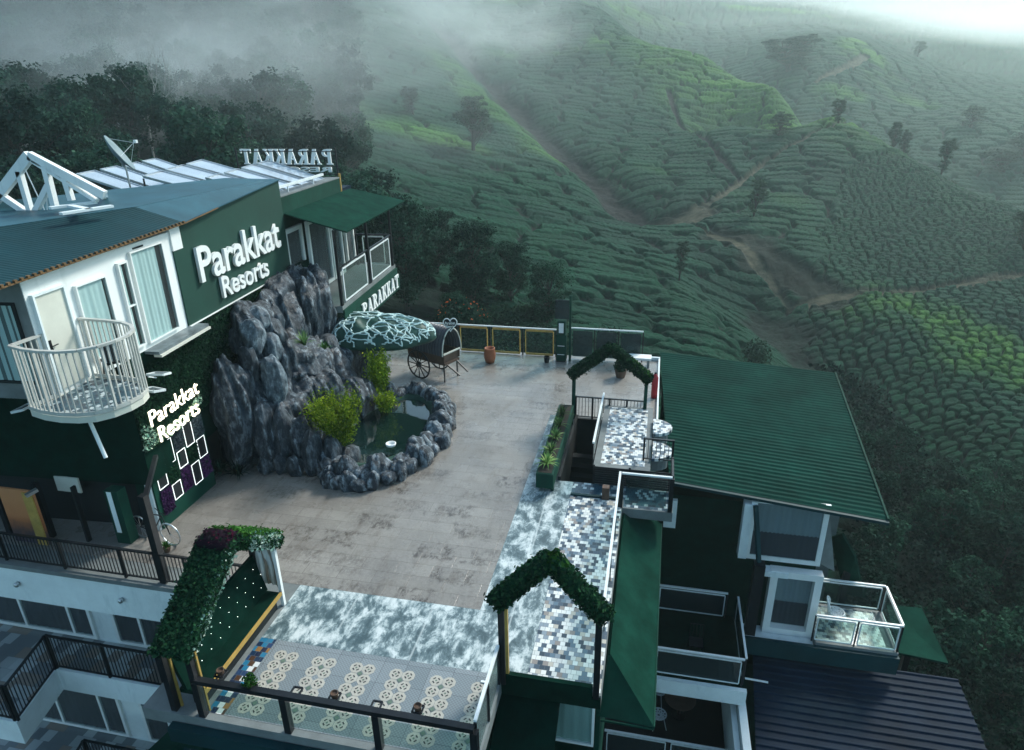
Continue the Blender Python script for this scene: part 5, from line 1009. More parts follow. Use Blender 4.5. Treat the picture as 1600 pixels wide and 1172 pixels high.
# ------------------------------------------------------------------ rockwork, pond, mushroom roof, wagon
m, t, b, N, L = newmat('painted_rock'); g_ = N('ShaderNodeNewGeometry'); v = wpos(t)
n1 = noise(t, v, 1.6, 7, .65); base = ramp(t, n1, [(.3, (.002, .007, .014)), (.55, (.007, .018, .031)), (.75, (.022, .044, .066))])
ed = ramp(t, g_.outputs['Pointiness'], [(.49, 0), (.56, 1)]); st = ramp(t, noise(t, wpos(t, (3, 3, 1.2)), 2.2, 8, .75), [(.47, 0), (.62, 1)])
c = mixc(t, mathn(t, 'MULTIPLY', mathn(t, 'MAXIMUM', ed, .28), st), base, (.36, .43, .48)); L(c, b.inputs['Base Color']); b.inputs['Roughness'].default_value = .34
bump(t, noise(t, wpos(t, (1.4, 1.4, .8)), 3.2, 9, .72), .9, .16); MT['rock'] = m
m, t, b, N, L = newmat('pale_rock'); v = wpos(t); g_ = N('ShaderNodeNewGeometry'); st = ramp(t, noise(t, wpos(t, (2, 2, 1)), 2.6, 9, .75), [(.40, (.02, .035, .05)), (.52, (.10, .14, .17)), (.62, (.30, .36, .40))]); L(st, b.inputs['Base Color']); b.inputs['Roughness'].default_value = .45
bump(t, noise(t, v, 4, 9, .7), .9, .12); MT['rockpale'] = m
def boulder(c, r, seed, parent, mat='rock', name='boulder', seg=84, amp=.24, rz=0.0, vert=1.0, sides=0):
    u = np.linspace(0, 2 * np.pi, seg, endpoint=False); w = np.linspace(0.02, np.pi - .02, seg // 2); U, Wd = np.meshgrid(u, w)
    d = np.stack([np.sin(Wd) * np.cos(U), np.sin(Wd) * np.sin(U), np.cos(Wd)], -1); sgn = np.sign(d); p = sgn * np.abs(d) ** .82
    q = p * np.array(r); s = seed * 7.3
    f = fbm((q[..., 0] + q[..., 1] * .6) * 1.5 + s, q[..., 2] * .8 * vert + s, seed, 4) + fbm((q[..., 1] - q[..., 0] * .5) * 1.5 + s + 31, q[..., 2] * .9 * vert + 17 + s, seed + 3, 4) - 1
    rd = 1 - 2 * np.abs(fbm((q[..., 0] - q[..., 1]) * 1.1 + s + 50, q[..., 2] * .55 * vert + 3 + s, seed + 9, 4) - .5) * 2
    rs_ = np.random.RandomState(seed); pl = rs_.normal(size=(13, 3)); pl[:, 2] *= .6; pl /= np.linalg.norm(pl, axis=1)[:, None]; hh_ = rs_.uniform(.74, 1.0, 13)     # chipped flat faces
    dn = d / np.linalg.norm(d, axis=-1, keepdims=True); dt = dn @ pl.T; cut = np.where(dt > .05, hh_ / np.maximum(dt, .05), 9).min(-1); p = dn * np.minimum(cut, 1.04)[..., None]; q = p * np.array(r)
    fold = 1 - np.abs(2 * fbm((q[..., 0] * 1.0 + q[..., 1] * 1.3) * 1.9 + s, q[..., 2] * .35 + s, seed + 21, 3) - 1) * 2.2
    p = p * (1 + amp * .8 * f + amp * .35 * (rd - .7) + amp * .8 * (fold - .5))[..., None]; q = p * np.array(r)
    ca_, sa_ = math.cos(rz), math.sin(rz); q = np.stack([q[..., 0] * ca_ - q[..., 1] * sa_, q[..., 0] * sa_ + q[..., 1] * ca_, q[..., 2]], -1) + np.array(c) - np.array(parent.location)
    nr_, nc = U.shape; ix = np.arange(nr_ * nc).reshape(nr_, nc); nx_ = np.roll(ix, -1, 1); f_ = np.stack([ix[:-1], ix[1:], nx_[1:], nx_[:-1]], -1).reshape(-1, 4)
    return np_mesh(name, q.reshape(-1, 3), f_, MT[mat], parent, smooth=True)
RK = thing('rock_waterfall', F(6, 0, 1.5), 'dark slate painted artificial rock waterfall heaped against the facade', 'rockwork')
BL = [(8.9, 3.3, .75, 1.35, 2.05, 1.0, 'rock'), (7.1, 3.3, .5, 1.3, 1.5, .8, 'rock'), (5.4, 3.9, .45, 1.2, .95, .7, 'rock'), (3.6, 1.7, .5, .75, 2.0, .8, 'rock'), (5.2, 1.2, 1.1, 1.7, 1.9, 1.3, 'rock'), (7.2, 1.1, 1.3, 1.9, 1.7, 1.6, 'rock'), (9.3, 1.0, 1.3, 1.9, 1.7, 1.5, 'rock'), (8.0, 4.0, .3, 2.6, 1.2, .7, 'rock'), (6.2, 1.9, .8, 2.6, 1.7, 1.4, 'rock'),
      (11.0, .9, .9, 1.3, 1.7, 1.1, 'rock'), (4.5, 4.05, .95, .36, .62, .4, 'rockpale'), (5.15, 4.45, .8, .42, .40, .4, 'rockpale'), (5.5, 3.85, 1.15, .40, .52, .38, 'rock'), (4.95, 3.55, 1.25, .33, .5, .36, 'rockpale'), (6.0, 4.1, .95, .36, .5, .33, 'rock'), (4.1, 3.3, .9, .26, .72, .3, 'rock'),
      (4.25, 2.75, 1.55, .40, .78, .42, 'rockpale'), (6.5, 2.45, 1.3, 1.35, .5, 1.1, 'rock'), (8.0, 2.5, 1.75, .42, .42, .42, 'rock'), (7.2, 2.7, 1.0, .5, .4, .5, 'rock'), (9.6, 1.9, 2.1, .55, .9, .5, 'rock'), (10.4, 2.1, 1.6, .6, .8, .5, 'rock'), (5.9, 1.6, 2.4, .8, .8, .7, 'rock'), (7.3, .8, 2.9, .9, .8, .8, 'rock')]
for i in range(8): o_ = .35 + i * .5; BL.append((3.75 + .25 * math.sin(i * 2.1), (3.1 - i * .33) * .42, o_, .42, (3.3 - i * .33) * .5, .36, 'rock'))
for i, (u_, z_, o_, ru, rz_, rn, mt_) in enumerate(BL): boulder(F(u_, z_, o_), (rn, ru, rz_), i + 1, RK, mt_, rz=FA, amp=.24 if rn > .6 else .15)
for i in range(5): boulder(F(3.25 + .1 * (i % 2), .3, 1.3 + i * .52), (.26, .22, .36), 60 + i, RK, 'rock')
# hanging ferns and yucca on the rock
p_ = F(5.6, 3.45, 2.05); spiky('rock_fern', p_, .5, .55, 40, 'light green fern in the crevice near the top of the rockwork', mat='spiky')
p_ = F(6.2, 3.1, 2.45); spiky('rock_fern', p_, .32, .35, 26, 'small yellow tipped fern below the larger one on the rock', mat='grasslight')
MT['darkleaf'] = leafmat('dark_leaves', (.006, .022, .018), (.02, .06, .045)); 
for k, (q_, lb) in enumerate(((PZ(408, 705, .25), 'dark spiky plant at the foot of the rockwork, right one'), (PZ(380, 700, .3), 'dark spiky plant at the foot of the rockwork, left one'))): spiky('spiky_plant', (q_[0], 15.9, .12), .5, .6, 34, lb, mat='darkleaf')
MB_ = MB()
# pond
PC = np.array([-8.62, 19.35]); PD = thing('pond', (*PC, 0), 'oval fish pond with a green lined basin inside a ring of dark rocks', 'pond')
ang = np.linspace(0, 2 * np.pi, 48, endpoint=False)
m_ = MB(); vs = []; rings = [(1.55, 2.8, .005), (1.55, 2.8, .40), (1.42, 2.62, .43), (1.30, 2.45, .38), (1.22, 2.36, .02), (.01, .02, .02)]
for rx, ry, z in rings: vs += [(PC[0] + rx * math.cos(a), PC[1] + ry * math.sin(a), z) for a in ang]
m_.add(vs, [(k * 48 + j, k * 48 + (j + 1) % 48, (k + 1) * 48 + (j + 1) % 48, (k + 1) * 48 + j) for k in range(5) for j in range(48)]); m_.build('basin', paint('mossy_basin', (.018, .06, .045), .6, .4, 3, .3, 20), PD, smooth=True)
m, t, b, N, L = newmat('pond_water'); b.inputs['Base Color'].default_value = (.004, .016, .014, 1); b.inputs['Roughness'].default_value = .04; b.inputs['Specular IOR Level'].default_value = .9; bump(t, noise(t, wpos(t), 5, 2), .08, .02)
tag(MB().add([(PC[0] + 1.235 * math.cos(a), PC[1] + 2.37 * math.sin(a), .33) for a in ang], [tuple(range(48))]).build('water', m), kind='structure')
for i in range(42):
    a = i / 42 * 2 * math.pi + .05 * math.sin(i * 5); 
    if 2.4 < a < 4.0: continue
    rr1 = 1.60 + .08 * math.sin(i * 3.3); rr2 = 2.98 + .1 * math.cos(i * 2.1); h_ = .36 + .2 * (.5 + .5 * math.sin(i * 4.7)); boulder((PC[0] + rr1 * math.cos(a), PC[1] + rr2 * math.sin(a), h_ * .55), (.34 + .08 * math.sin(i), .34, h_), 100 + i, PD, 'rockpale' if i % 4 == 0 else 'rock', 'rim_rock', 28, .3, a, 1.6)
for i in range(34):
    a = i / 34 * 2 * math.pi + .1
    if 2.5 < a < 3.9: continue
    boulder((PC[0] + (1.92 + .07 * math.sin(i * 2.7)) * math.cos(a), PC[1] + (3.36 + .08 * math.cos(i * 1.9)) * math.sin(a), .16), (.27, .30, .34 + .1 * math.sin(i * 3.1)), 200 + i, PD, 'rock', 'rim_rock', 24, .3, a, 1.6)
q_ = PZ(611, 697, .55); t = thing('ring_pot', q_, 'small white bowl on the front rim of the pond', 'bowl'); MB().lathe(q_, [(.05, 0), (.15, .02), (.17, .10), (.135, .11), (.12, .04), (.01, .03)], 24).build('bowl', MT['white'], t, smooth=True)
for q, lab in ((PZ(630, 668, .34), 'pale statue block standing in the pond water, left one'), (PZ(645, 660, .34), 'pale statue block standing in the pond water, right one')):
    pass
# bamboo clumps
MT['bamboo'] = leafmat('yellow_green_bamboo_leaves', (.08, .16, .01), (.27, .36, .025), (.50, .54, .07), trans=.35)
def bamboo(c, rx, h, n, label, droop=.3, nl=60, ls=.075, lean=(0, 0)):
    t = thing('bamboo_clump', c, label, 'bamboo', 'bamboo clumps by the pond'); m_ = MB(); P_ = []; rs = np.random.RandomState(int(abs(c[0] * 100)))
    for i in range(n):
        a = rs.uniform(0, 6.283); r0 = rs.uniform(0, .25) * rx; r1 = rx * rs.uniform(.2, 1.0); hh = h * rs.uniform(.55, 1); pts = []
        for k in range(6):
            s = k / 5; rr = r0 + (r1 - r0) * s ** 1.6; pts.append(np.array([c[0] + math.cos(a) * rr + lean[0] * s, c[1] + math.sin(a) * rr + lean[1] * s, c[2] + hh * (s - droop * s ** 3 * (r1 / rx))]))
        m_.tube(pts, [.012, .011, .009, .007, .005, .003], 4)
        for _ in range(nl): s = rs.uniform(.25, 1); k = min(4, int(s * 5)); f = s * 5 - k; P_.append(pts[k] * (1 - f) + pts[k + 1] * f + rs.normal(size=3) * .085)
    m_.build('canes', MT['grasslight'], t); P_ = np.array(P_); v, f = leaf_cards(P_, ls, np.array([[0, 0, .5]]), 1.0, 2.6, rs); np_mesh('leaves', v - np.array(t.location), f, MT['bamboo'], t)
bamboo((-9.35, 17.4, .45), .95, 2.3, 60, 'bushy yellow green bamboo in front of the pond basin', nl=120, ls=.040, droop=.12)
bamboo((-10.2, 17.8, 1.0), .7, 1.3, 24, 'thin bamboo shoots left of the bushy clump, against the rock', nl=50, ls=.05)
bamboo((-9.75, 21.5, .3), .5, 2.2, 36, 'tall bamboo clump under the mushroom roof', nl=150, ls=.042, droop=.1)
bamboo((-9.1, 20.4, .4), .5, .9, 16, 'low bamboo clump between the tall clump and the pond', nl=60, ls=.05)
# mushroom roof
MC_ = np.array([-10.25, 22.9]); MU = thing('mushroom_canopy', (*MC_, 0), 'lumpy green mushroom shaped canopy laced with white branching lines', 'canopy')
nu, nv_ = 96, 40; V = []
def capz(x, y, lum=True):
    return 0
U_, W_ = np.meshgrid(np.linspace(0, 2 * np.pi, nu, endpoint=False), np.linspace(0, 1, nv_)); rr = np.sin(W_ * np.pi * .5) ; ed_ = 1 + .06 * np.sin(3 * U_ + 1) + .05 * np.sin(5 * U_)
X_ = np.cos(U_) * rr * 2.05 * ed_; Y_ = np.sin(U_) * rr * 1.35 * ed_; Zc = np.cos(W_ * np.pi * .5) ** .75 * .72
lump = (fbm(X_ * 1.6 + 4, Y_ * 1.6 + 9, 77, 3) - .5) * .38; Zc = 2.42 + Zc + lump * np.clip(1.2 - rr ** 6, 0, 1) - .12 * (rr ** 8)
top_ = np.stack([X_, Y_, Zc], -1); bot_ = np.stack([X_ * .97, Y_ * .97, 2.22 + .0 * X_], -1)[::-1]
al = np.concatenate([top_, bot_], 0); nr_ = al.shape[0]; ix = np.arange(nr_ * nu).reshape(nr_, nu); nx_ = np.roll(ix, -1, 1)
W3 = al + np.array([MC_[0], MC_[1], 0]) - np.array(MU.location); np_mesh('cap', W3.reshape(-1, 3), np.stack([ix[:-1], nx_[:-1], nx_[1:], ix[1:]], -1).reshape(-1, 4), paint('green_cement_cap', (.012, .055, .042), .5, .4, 2, .5, 14), MU, smooth=True)
# white net: jittered grid edges lifted a little over the cap
def capat(a, w):
    i = int(round(a / (2 * math.pi) * nu)) % nu; j = min(nv_ - 1, max(0, int(round(w * (nv_ - 1))))); return top_[j, i] + np.array([MC_[0], MC_[1], .012])
rn = random.Random(12); nodes = []
for j in range(8):
    k = max(1, int(6 + j * 4.4)); w = (j + .4) / 8; nodes.append([((i + rn.uniform(-.4, .4)) / k * 2 * math.pi, min(.995, w + rn.uniform(-.05, .05))) for i in range(k)])
m_ = MB()
def vein(p, q):
    (a0, w0), (a1, w1) = p, q; da = (a1 - a0 + math.pi) % (2 * math.pi) - math.pi; m_.tube([capat(a0 + da * s, w0 + (w1 - w0) * s) for s in (0, .25, .5, .75, 1)], [rn.uniform(.018, .036) for _ in range(5)], 5)
for j in range(7):
    for p in nodes[j]:
        near = sorted(nodes[j + 1], key=lambda q: abs((q[0] - p[0] + math.pi) % (2 * math.pi) - math.pi)); vein(p, near[0]); 
        if rn.random() < .95: vein(p, near[1])
    row = nodes[j]
    for i in range(len(row)):
        if rn.random() < .5 and len(row) > 2: vein(row[i], row[(i + 1) % len(row)])
m_.build('white_net', paint('whitewashed_vein', (.55, .70, .67), .6, .3, 5, .1), MU)
MB().lathe((MC_[0] - .65, MC_[1] - .1, 0), [(.62, 0), (.45, .3), (.38, 1.2), (.5, 1.8), (.9, 2.2)], 24).build('stem', paint('mossy_stem', (.06, .11, .075), .7, .35, 2, .4, 16), MU, smooth=True)
# covered wagon
WG = thing('covered_wagon', (-8.85, 25.0, 0), 'small dark covered wagon with a ribbed barrel roof and spoked wheels', 'wagon', rz=0)
wa = math.radians(-24); wu = np.array([math.cos(wa), math.sin(wa), 0]); wn_ = np.array([-math.sin(wa), math.cos(wa), 0]); wc = np.array([-8.8, 24.95, 0.])
def WP(u, n, z): return wc + wu * u + wn_ * n + np.array([0, 0, z])
for n in (-.62, .62):
    w_ = MB().tube([WP(-.3 + .6 * math.cos(a), n, .6 + .6 * math.sin(a)) for a in np.linspace(0, 2 * math.pi, 40, endpoint=False)], .035, 8, closed=True).build('wheel', MT['black'], WG)
    m_ = MB(); [m_.bar(WP(-.3, n, .6), WP(-.3 + .58 * math.cos(a), n, .6 + .58 * math.sin(a)), .035, .03) for a in np.linspace(0, 2 * math.pi, 12, endpoint=False)]; m_.tube([WP(-.3, n - .08, .6), WP(-.3, n + .08, .6)], .09, 10); m_.build('spokes', MT['black'], w_)
m_ = MB(); m_.slab([WP(-1.0, -.45, .85), WP(1.0, -.45, .85), WP(1.0, .45, .85), WP(-1.0, .45, .85)], (0, 0, 1), .1)
for n in (-.47, .47): m_.bar(WP(-1, n, 1.05), WP(1, n, 1.05), .05, .34)
m_.build('body', MT['wood'], WG); MB().slab([WP(-1.0, -.45, .86), WP(-1.0, .45, .86), WP(-1.0, .45, 1.7), WP(-1.0, -.45, 1.7)], -wu, .03).build('back_board', MT['wood'], WG)
m_ = MB(); nr2 = 13; vs = []; NS = nr2 * 6
for i in range(NS + 1):
    u = -1.0 + 2.0 * i / NS; rr_l = .52 + .028 * abs(math.sin(i * math.pi / 6))
    for j in range(19): a = math.pi * j / 18; vs.append(WP(u, -rr_l * 1.1 * math.cos(a), 1.2 + rr_l * 1.95 * math.sin(a)))
m_.add(vs, [(i * 19 + j, (i + 1) * 19 + j, (i + 1) * 19 + j + 1, i * 19 + j + 1) for i in range(NS) for j in range(18)]); o = m_.build('ribbed_roof', paint('grey_ribbed_roof', (.06, .065, .08), .4, .2, 3, .05), WG); sm = o.modifiers.new('s', 'SOLIDIFY'); sm.thickness = .02
m_ = MB(); m_.tube([WP(1.01, -.58 * math.cos(a), 1.2 + 1.03 * math.sin(a)) for a in np.linspace(0, math.pi, 15)], .025, 6); m_.bar(WP(1.01, -.5, 1.25), WP(1.01, .5, 1.25), .05, .06); m_.build('front_hoop', MT['cream'], WG)
MB().slab([WP(.93, -.45, .86), WP(.93, .45, .86), WP(.93, .45, 1.2), WP(.93, -.45, 1.2)], wu, .03).build('front_board', MT['wood'], WG)
m_ = MB(); m_.bar(WP(.9, -.4, .85), WP(.9, -.4, .0), .05, .05); m_.bar(WP(.9, .4, .85), WP(.9, .4, 0), .05, .05); m_.bar(WP(.9, -.3, .8), WP(1.6, -.25, .42), .05, .06); m_.bar(WP(.9, .3, .8), WP(1.6, .25, .42), .05, .06); m_.build('shafts', MT['black'], WG)
hs = thing('heart_sign', WP(1.0, 0, 2.1), 'small white outlined heart shaped sign on the front of the wagon roof', 'sign')
m_ = MB(); hp = [(16 * math.sin(a) ** 3, 13 * math.cos(a) - 5 * math.cos(2 * a) - 2 * math.cos(3 * a) - math.cos(4 * a)) for a in np.linspace(0, 2 * math.pi, 32, endpoint=False)]
hc = WP(1.0, 0, 2.42); rt, up_ = RC @ np.array([1, 0, 0]), np.array([0, 0, 1.])
hn = np.array([.25, -.97, 0]); ru_ = np.array([.97, .25, 0])
m_.tube([hc + ru_ * x * .017 + up_ * y * .019 for x, y in hp], .022, 6, closed=True); m_.build('heart_outline', MT['railwhite'], hs); MB().slab([hc + ru_ * x * .0155 + up_ * y * .0175 for x, y in hp], hn, .015).build('heart_board', MT['dark'], hs)
place_text('Parakkat', hc - up_ * .02, ru_, hn, -.2, .2, .0, .11, .03, MT['letterwhite'], hs, bold=.01); place_text('Resorts', hc - up_ * .02, ru_, hn, -.15, .15, -.13, -.03, .03, MT['letterwhite'], hs, bold=.01)
t = thing('barrel_pot', (-6.85, 26.7, 0), 'orange brown barrel shaped pot near the ochre framed railing', 'pot'); MB().lathe((-6.85, 26.7, .004), [(.19, 0), (.25, .2), (.26, .38), (.22, .6), (.23, .66), (.19, .66), (.17, .5)], 20).build('barrel', MT['terracotta'], t, smooth=True); MB().lathe((-6.85, 26.7, .5), [(.001, 0), (.16, 0), (.001, .02)], 14).build('soil', MT['dark'], t)
# green cabinet and post at the far railing
t = thing('green_cabinet', (-3.8, 27.4, 0), 'narrow dark green cabinet with a bin shaped top at the far railing', 'cabinet'); MB().box((-4.02, 27.2, .06), (-3.58, 27.6, 1.25)).build('body', MT['green'], t, bevel=.02); MB().box((-3.98, 27.22, 1.252), (-3.62, 27.58, 1.85)).build('upper_box', MT['green'], t, bevel=.03); MB().box((-3.9, 27.19, 1.35), (-3.7, 27.217, 1.78)).build('glass_face', MT['railwhite'], t); MB().box((-4.0, 27.22, .004), (-3.6, 27.58, .058)).build('plinth', MT['black'], t)
for z_ in (.35, .75): MB().box((-3.95, 27.185, z_), (-3.65, 27.198, z_ + .02)).build('hinge_bar', MT['railwhite'], t)
t = thing('green_post', (-3.44, 27.4, 0), 'tall slim green post with a flat panel beside the green cabinet', 'post'); MB().bar((-3.44, 27.4, 0), (-3.44, 27.4, 2.95), .09, .09).build('shaft', MT['green'], t); MB().box((-4.1, 27.42, 1.9), (-3.5, 27.45, 2.75)).build('panel', MT['tintglass'], t)
t = thing('dark_bin', (-4.45, 27.2, 0), 'small black pot on the floor left of the green cabinet', 'pot'); MB().lathe((-4.4, 27.1, .004), [(.10, 0), (.14, .26), (.12, .27), (.1, .1)], 14).build('bowl', MT['black'], t)
t = thing('stone_bench', (-.5, 27.5, 0), 'white slab bench beside the far corner of the terrace', 'bench'); MB().box((-1.05, 27.1, .36), (.05, 27.6, .45)).build('seat', MT['white'], t); 
for x in (-.95, -.12): MB().box((x, 27.15, .006), (x + .1, 27.55, .358)).build('leg', MT['grey'], t)
t = thing('shrub_pot', (-1.15, 26.0, 0), 'brown pot with a dark shrub behind the far leafy arch', 'plant'); MB().lathe((-1.15, 26.0, .006), [(.18, 0), (.25, .3), (.22, .31), (.18, .2)], 16).build('pot', MT['pot'], t); pt, a_ = sphere_pts(500, NP, .6); v_, f_ = leaf_cards(pt * [.3, .3, .28] + np.array([-1.15, 26.0, .5]), .07, a_, .8); np_mesh('leaves', v_ - np.array(t.location), f_, MT['grass'], t)
tag(MB().box((.36, 22.0, -.3), (.42, 28.1, .12)).box((-.3, 28.1, -.3), (.42, 28.2, .14)).build('terrace_kerb', MT['fascia']), kind='structure')
q_ = PZ(1013, 605, .3); t = thing('red_cylinder', (.22, 24.2, 0), 'red cylinder standing on the kerb beside the green roof', 'cylinder'); MB().lathe((.24, 24.2, .0), [(.11, 0), (.12, .05), (.12, .85), (.06, .95), (.05, 1.0)], 16).build('body', paint('red_paint', (.40, .02, .03), .35, .15, 3, .03), t, smooth=True); MB().box((.2, 24.15, 1.0), (.28, 24.25, 1.06)).build('valve', MT['black'], t)
q_ = PZ(848, 745, 0)
tag(MB().bar((-1.0, 16.9, .0), (-1.0, 16.9, .4), .2, .2).build('dark_stool', MT['wood']), 'small dark stool on the mosaic path beside the slatted screen', 'stool')
q_ = PZ(735, 1075, 0); tag(MB().box((-2.9, 9.75, .006), (-2.72, 9.8, .03)).build('white_strip', MT['railwhite']), 'small white strip lying at the edge of the patterned floor', 'strip')
# ------------------------------------------------------------------ trees
MT['bark'] = paint('tree_bark', (.05, .045, .04), .85, .35, 5, .6, 20); MT['palebark'] = paint('pale_dead_wood', (.30, .30, .28), .8, .25, 5, .4, 20)
MT['treeleaf'] = leafmat('tree_leaves', (.004, .024, .018), (.016, .062, .042), (.034, .10, .066), sc=.35)
MT['forestleaf'] = leafmat('forest_leaves', (.006, .030, .023), (.024, .070, .052), (.055, .115, .085), sc=.25)
MT['oakleaf'] = leafmat('silver_oak_leaves', (.010, .030, .022), (.035, .075, .052), (.06, .115, .075), sc=.4)
def make_tree(name, h, rw, ch, seed, ncl, nleaf, lsz, mat, label, group, bark='bark', flat=.75, trunk_r=.16, lean=.3):
    rs = np.random.RandomState(seed); t = thing(name, (0, 0, 0), label, 'tree', group); m_ = MB(); top = np.array([rs.uniform(-lean, lean), rs.uniform(-lean, lean), h * .93])
    tp_ = [np.array([0, 0, -1.0]), np.array([0, 0, h * .2]), top * .5 + [rs.uniform(-.2, .2), 0, 0], top * .8, top]; m_.tube(tp_, [trunk_r * 1.4, trunk_r, trunk_r * .7, trunk_r * .35, trunk_r * .1], 7)
    cl = []
    for i in range(ncl):
        zf = rs.uniform(0, 1) ** .8; z = h - ch + ch * zf; prof = math.sin(math.pi * min(1, .18 + .74 * (1 - zf))) ** .7; a = i * 2.4 + rs.uniform(-.5, .5); r = rw * prof * rs.uniform(.35, 1.0)
        c_ = np.array([math.cos(a) * r + top[0] * zf, math.sin(a) * r + top[1] * zf, z]); cl.append((c_, rw * rs.uniform(.22, .42)))
        s0 = max(.15, (z - h * .12) / h * .8); base_ = np.array([top[0] * s0, top[1] * s0, h * .93 * s0]); m_.tube([base_, (base_ + c_) / 2 + [0, 0, -.1 * r], c_], [trunk_r * .4, trunk_r * .25, trunk_r * .08], 4, cap=False)
    m_.build('trunk', MT[bark], t, local=True)
    V = []; Fc = []; n0 = 0
    for c_, r in cl:
        n = int(nleaf * rs.uniform(.7, 1.3)); pt, a_ = sphere_pts(n, rs, .75); pt = pt * r * np.array([1, 1, flat]) * (1 + .3 * np.sin(a_[:, :1] * 5 + a_[:, 1:2] * 4)); v, f = leaf_cards(pt + c_, lsz, a_ + np.array([0, 0, .4]), .9, 1.4, rs); V.append(v); Fc.append(f + n0); n0 += len(v)
    np_mesh('crown', np.concatenate(V), np.concatenate(Fc), MT[mat], t); return t
def plant_tree(proto, used, x, y, z, s, rz, label=None, group=None, sz=1.0):
    o = proto if not used else copy_tree(proto)
    o.location = (x, y, z); o.scale = (s, s, s * sz); o.rotation_euler = (0, 0, rz)
    if label: o['label'] = label
    if group: o['group'] = group
    return o
# forest on the misty hillside at the left
FG = 'trees of the forest on the misty hillside'; FL_ = 'broad leafy tree in the forest on the misty hillside at the upper left'
fp = [make_tree('forest_tree', 9, 3.6, 6.5, 11 + k, 34 + 4 * k, 150, .27, 'forestleaf', FL_, FG) for k in range(4)]; fu = [False] * 4
rs = np.random.RandomState(4); placed = []; tries = 0
PXY = lambda x, y, z: None
def toimg(p):
    v = RC.T @ (np.array(p, float) - C0); return (CX + FPX * v[0] / -v[2], CY - FPX * v[1] / -v[2]) if v[2] < 0 else (-9999, -9999)
cand = []
for _ in range(9000):
    az = math.radians(rs.uniform(-60, 5)); r = math.exp(rs.uniform(math.log(46), math.log(330))); cand.append((r * math.sin(az), r * math.cos(az), r))
cx_ = np.array([c[0] for c in cand]); cy_ = np.array([c[1] for c in cand]); zin = ground(cx_, cy_); ins = inpoly(cx_, cy_, FOREST)
for (x, y, r), z, k in zip(cand, zin, ins):
    if not k or len(placed) > 285: continue
    u, v = toimg((x, y, z + 5))
    if u < -80 or u > 900 or v < -120: continue
    sp = 3.4 + r * .022
    if any((x - a) ** 2 + (y - b_) ** 2 < sp * sp for a, b_ in placed): continue
    if y < 50 and x > -20: continue
    placed.append((x, y)); j = rs.randint(4); plant_tree(fp[j], fu[j], x, y, float(z) - .5, rs.uniform(.6, 1.0) * (.8 + r / 400), rs.uniform(0, 6.28)); fu[j] = True
# darker trees between the corner pavilion and the far railing
bt = [make_tree('broadleaf_tree', 9, 2.9, 7.2, 31 + k, 60, 210, .17, 'treeleaf', 'x', 'dark trees behind the terrace') for k in range(2)]; bu = [False, False]
for i, (px, py, Y_, h_, lb) in enumerate(((640, 520, 42, 9.6, 'tallest dark leafy tree, right behind the corner pavilion'), (585, 470, 46, 9.0, 'dark tree partly hidden behind the green awning roof'), (742, 545, 47, 8.2, 'dark pointed tree behind the wagon'), (800, 530, 50, 6.6, 'dark tree behind the ochre framed railing, right of the pointed one'), (855, 530, 47, 6.4, 'dark tree just left of the tall green post'), (690, 520, 54, 7.4, 'dark tree between the tallest one and the pointed one'), (715, 560, 40, 4.0, 'low dark tree just behind the wagon'))):
    p = PY(px, py, Y_); x, y = p[0], p[1]; plant_tree(bt[i % 2], bu[i % 2], x, y, gz(x, y), h_ / 9 * .78, i * 1.3, lb); bu[i % 2] = True
# slender silver oaks among the tea
ot = [make_tree('silver_oak', 9, 1.45, 6.4, 51 + k, 50, 260, .115, 'oakleaf', 'x', 'slender trees among the tea', lean=.6) for k in range(2)]; ou = [False, False]
OK_ = [(1062, 430, 80, 5.6, 1, 'slender tree in the tea just below the bare clearing'), (1176, 352, 108, 7.6, 1.1, 'dark slender tree standing below the footpath bend'), (1303, 240, 165, 7.2, 1.3, 'round topped tree at the upper bend of the footpath'), (1392, 238, 165, 8.4, 1, 'left tree of the pair on the right hand ridge'), (1412, 232, 168, 9.5, .8, 'taller right tree of the pair on the right hand ridge'), (1426, 178, 215, 9.5, 1, 'slender tree higher up in the haze above the ridge pair'),
       (1468, 282, 150, 9.0, 1, 'tree on the ridge toward the right edge'), (1490, 262, 175, 9.0, 1.2, 'hazy tree just behind the one on the ridge toward the right edge'), (1597, 400, 110, 8.0, 1.2, 'dark tree cut by the right edge of the view'), (740, 245, 118, 11.5, 1.7, 'tall thin hazy tree on the middle tea slope'), (1210, 258, 155, 7.0, 2.2, 'broad hazy tree below the bright ridge'), (1230, 122, 300, 15, 3.4, 'large rounded tree far off beside the distant path'), (1245, 122, 310, 12, 3.2, 'second rounded tree touching the large one beside the distant path'),
       (1005 + 425, 108, 390, 10, 1.8, 'faint small tree on a distant slope'), (1560, 300, 215, 9, 3.0, 'dark tree clump in the hazy valley at the right'), (1585, 285, 225, 10, 3.0, 'rightmost dark tree clump in the hazy valley'), (1510, 225, 250, 9, 2.6, 'hazy tree clump in the valley above the right hand ridge'), (1000 + 430, 40, 700, 22, 2.2, 'faint tree on the far skyline, left one'), (1500, 38, 800, 24, 2.4, 'faint tree on the far skyline, middle one'), (1570, 45, 850, 26, 2.4, 'faint tree on the far skyline, right one'), (650, 240, 130, 7, 1.6, 'small hazy tree at the forest edge of the middle slope')]
for i, (px, py, Y_, h_, w_, lb) in enumerate(OK_):
    p = PY(px, py, Y_); x, y = p[0], p[1]; o = plant_tree(ot[i % 2], ou[i % 2], x, y, gz(x, y) - .2, h_ / 9, i * 2.1, lb); o.scale = (h_ / 9 * w_ * .95, h_ / 9 * w_ * .95, h_ / 9 * .85); ou[i % 2] = True
